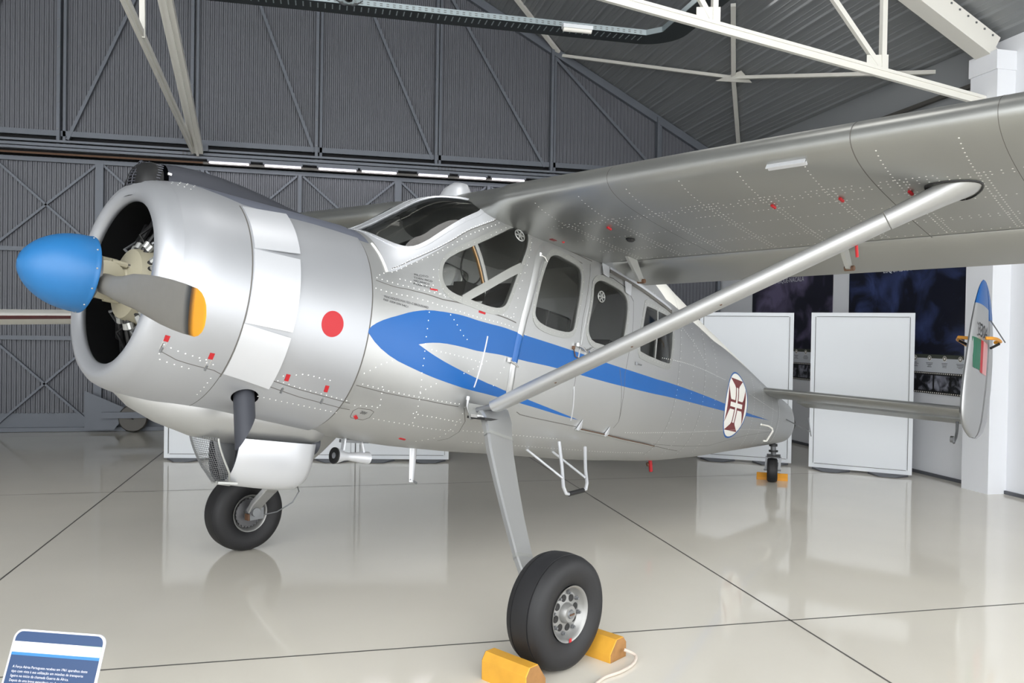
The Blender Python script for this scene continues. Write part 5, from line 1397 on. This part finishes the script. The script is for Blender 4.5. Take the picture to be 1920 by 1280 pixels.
for k in (1,-1):
    p=cw_+axt*.078*k; mb.bar(p,p+Vector((.03,0,.165)),.03,.014,'steel',tuple(wd_))
mb.box(tuple(cw_+Vector((.03,0,.17))),(.16,.17,.02),'black',Matrix.Rotation(math.atan2(axt.y,axt.x),3,'Z')); mb.tube([cw_+Vector((.03,0,.165)),cw_+Vector((.01,0,.32))],.032,'steel',n=14); mb.lathe([(0,.055),(.02,.055)],cw_+Vector((.02,0,.22)),(0,0,1),'black',n=18,caps=True)
mb.lathe([(0,.05),(.025,.05)],cw_+Vector((.015,0,.29)),(0,0,1),'black',n=18,caps=True); mb.tube([cw_+axt*-.10,cw_+axt*.10],.012,'steel',n=8); mb.build('fork',t,T=Tg)

# ================================================================== things around the aeroplane
AM = AP.matrix_basis.copy() if False else Matrix.Translation((0.3244,5.5464,0)) @ Matrix.Rotation(math.atan2(0.56235,0.82690),4,'Z')
def G(x,y,z): return AM @ Vector((x,-y,z))
# yellow control lock over the left fin
def TT(X,y,Z): return AM @ Vector(T(X,y,Z))
lk=empty('control_lock',TT(6.3,2.22,.98),label='orange padded control lock clamped across the tail fin',cat='control lock'); base=lk.location.copy()
mb=MB(); mb.tube([TT(x,y,z)-base for x,y,z in ((6.00,2.29,1.06),(6.03,2.34,1.065),(6.14,2.36,1.075),(6.26,2.36,1.08),(6.36,2.35,1.085),(6.40,2.29,1.08))],.018,'yellow',n=10)
mb.tube([TT(x,y,z)-base for x,y,z in ((6.02,2.14,1.06),(6.00,2.04,1.065),(6.12,2.0,1.06),(6.4,2.02,1.05),(6.58,2.05,1.035),(6.62,2.14,1.03))],.018,'yellow',n=10); mb.build('padded_bar',lk)
for P_ in ((TT(6.36,2.34,1.06),TT(6.28,2.28,1.0)),(TT(6.1,2.02,1.045),TT(6.2,2.16,.98))):
    mb=MB(); mb.tube([q_-base for q_ in P_],.014,'black',n=8); mb.build('lock_arm',lk)
# chocks
def chock(pos, ang, L, w, h, label, m='wood', grp=None, cat='wheel chock'):
    t=empty('wheel_chock',pos,ang,label=label,cat=cat,group=grp)
    mb=MB(); pr=[(0,0),(w,0),(w,h*.38),(w*.60,h),(w*.18,h),(0,h*.72)]
    nose=.0
    A_=[(x-w/2,-L/2,z) for x,z in pr]; B_=[(x-w/2,L/2,z) for x,z in pr]
    cc=lambda P,e:[(x*.97,y+e,.002+(z-.002)*.97) for x,y,z in P]
    mb.loft([cc(A_,-.004),A_,B_,cc(B_,.004)],m,caps=False); mb.build('chock_block',t,smooth=0)
    for P_,e_ in ((A_,-L/2-.0045),(B_,L/2+.0045)):
        mb=MB(); mb.add([(x*.97,e_,z*.97+.002) for x,y,z in P_],[tuple(range(6))],'woodend' if m=='wood' else m); mb.build('sawn_end',t,smooth=0)
    return t
rz=math.atan2(0.56235,0.82690)
# the chocks lie across the rolling direction, before and behind the left main wheel
ga=G(-.318,1.62,0); gb=G(.315,1.67,0)
c1=chock(ga,rz,.30,.15,.140,'yellow wooden wheel chock in front of the near main wheel',grp='chocks of the near main wheel')
c2=chock(gb,rz+math.pi,.30,.15,.115,'yellow wooden wheel chock behind the near main wheel, on the right',grp='chocks of the near main wheel')
mb=MB(); P=[G(-.335,1.825,.05),G(-.35,1.90,.03),G(-.25,1.94,.010),G(-.10,1.945,.010),G(.05,1.92,.010),G(.17,1.94,.012),G(.30,1.93,.012),G(.37,1.90,.03),G(.34,1.845,.055)]
Q=[]
for i in range(len(P)-1):
    for k in range(5):
        a=P[max(0,i-1)];b=P[i];c_=P[i+1];d=P[min(len(P)-1,i+2)];u=k/5
        Q.append(.5*((2*b)+(c_-a)*u+(2*a-5*b+4*c_-d)*u*u+(3*b-a-3*c_+d)*u**3))
Q.append(P[-1]); mb.tube(Q,.009,'rope',n=8); mb.build('chock_rope',label='pale rope lying between the two yellow chocks on the floor',cat='rope')
dirw=math.atan2(wd_.y*-1,wd_.x)  # tail wheel rolling direction in the aeroplane frame
tc=G(6.13+.907*.155,-.42*.155,0)
tcx=chock(tc,rz+math.atan2(-.42,-.907),.36,.07,.085,'orange-yellow wheel chock behind the small tail wheel',m='yellow')
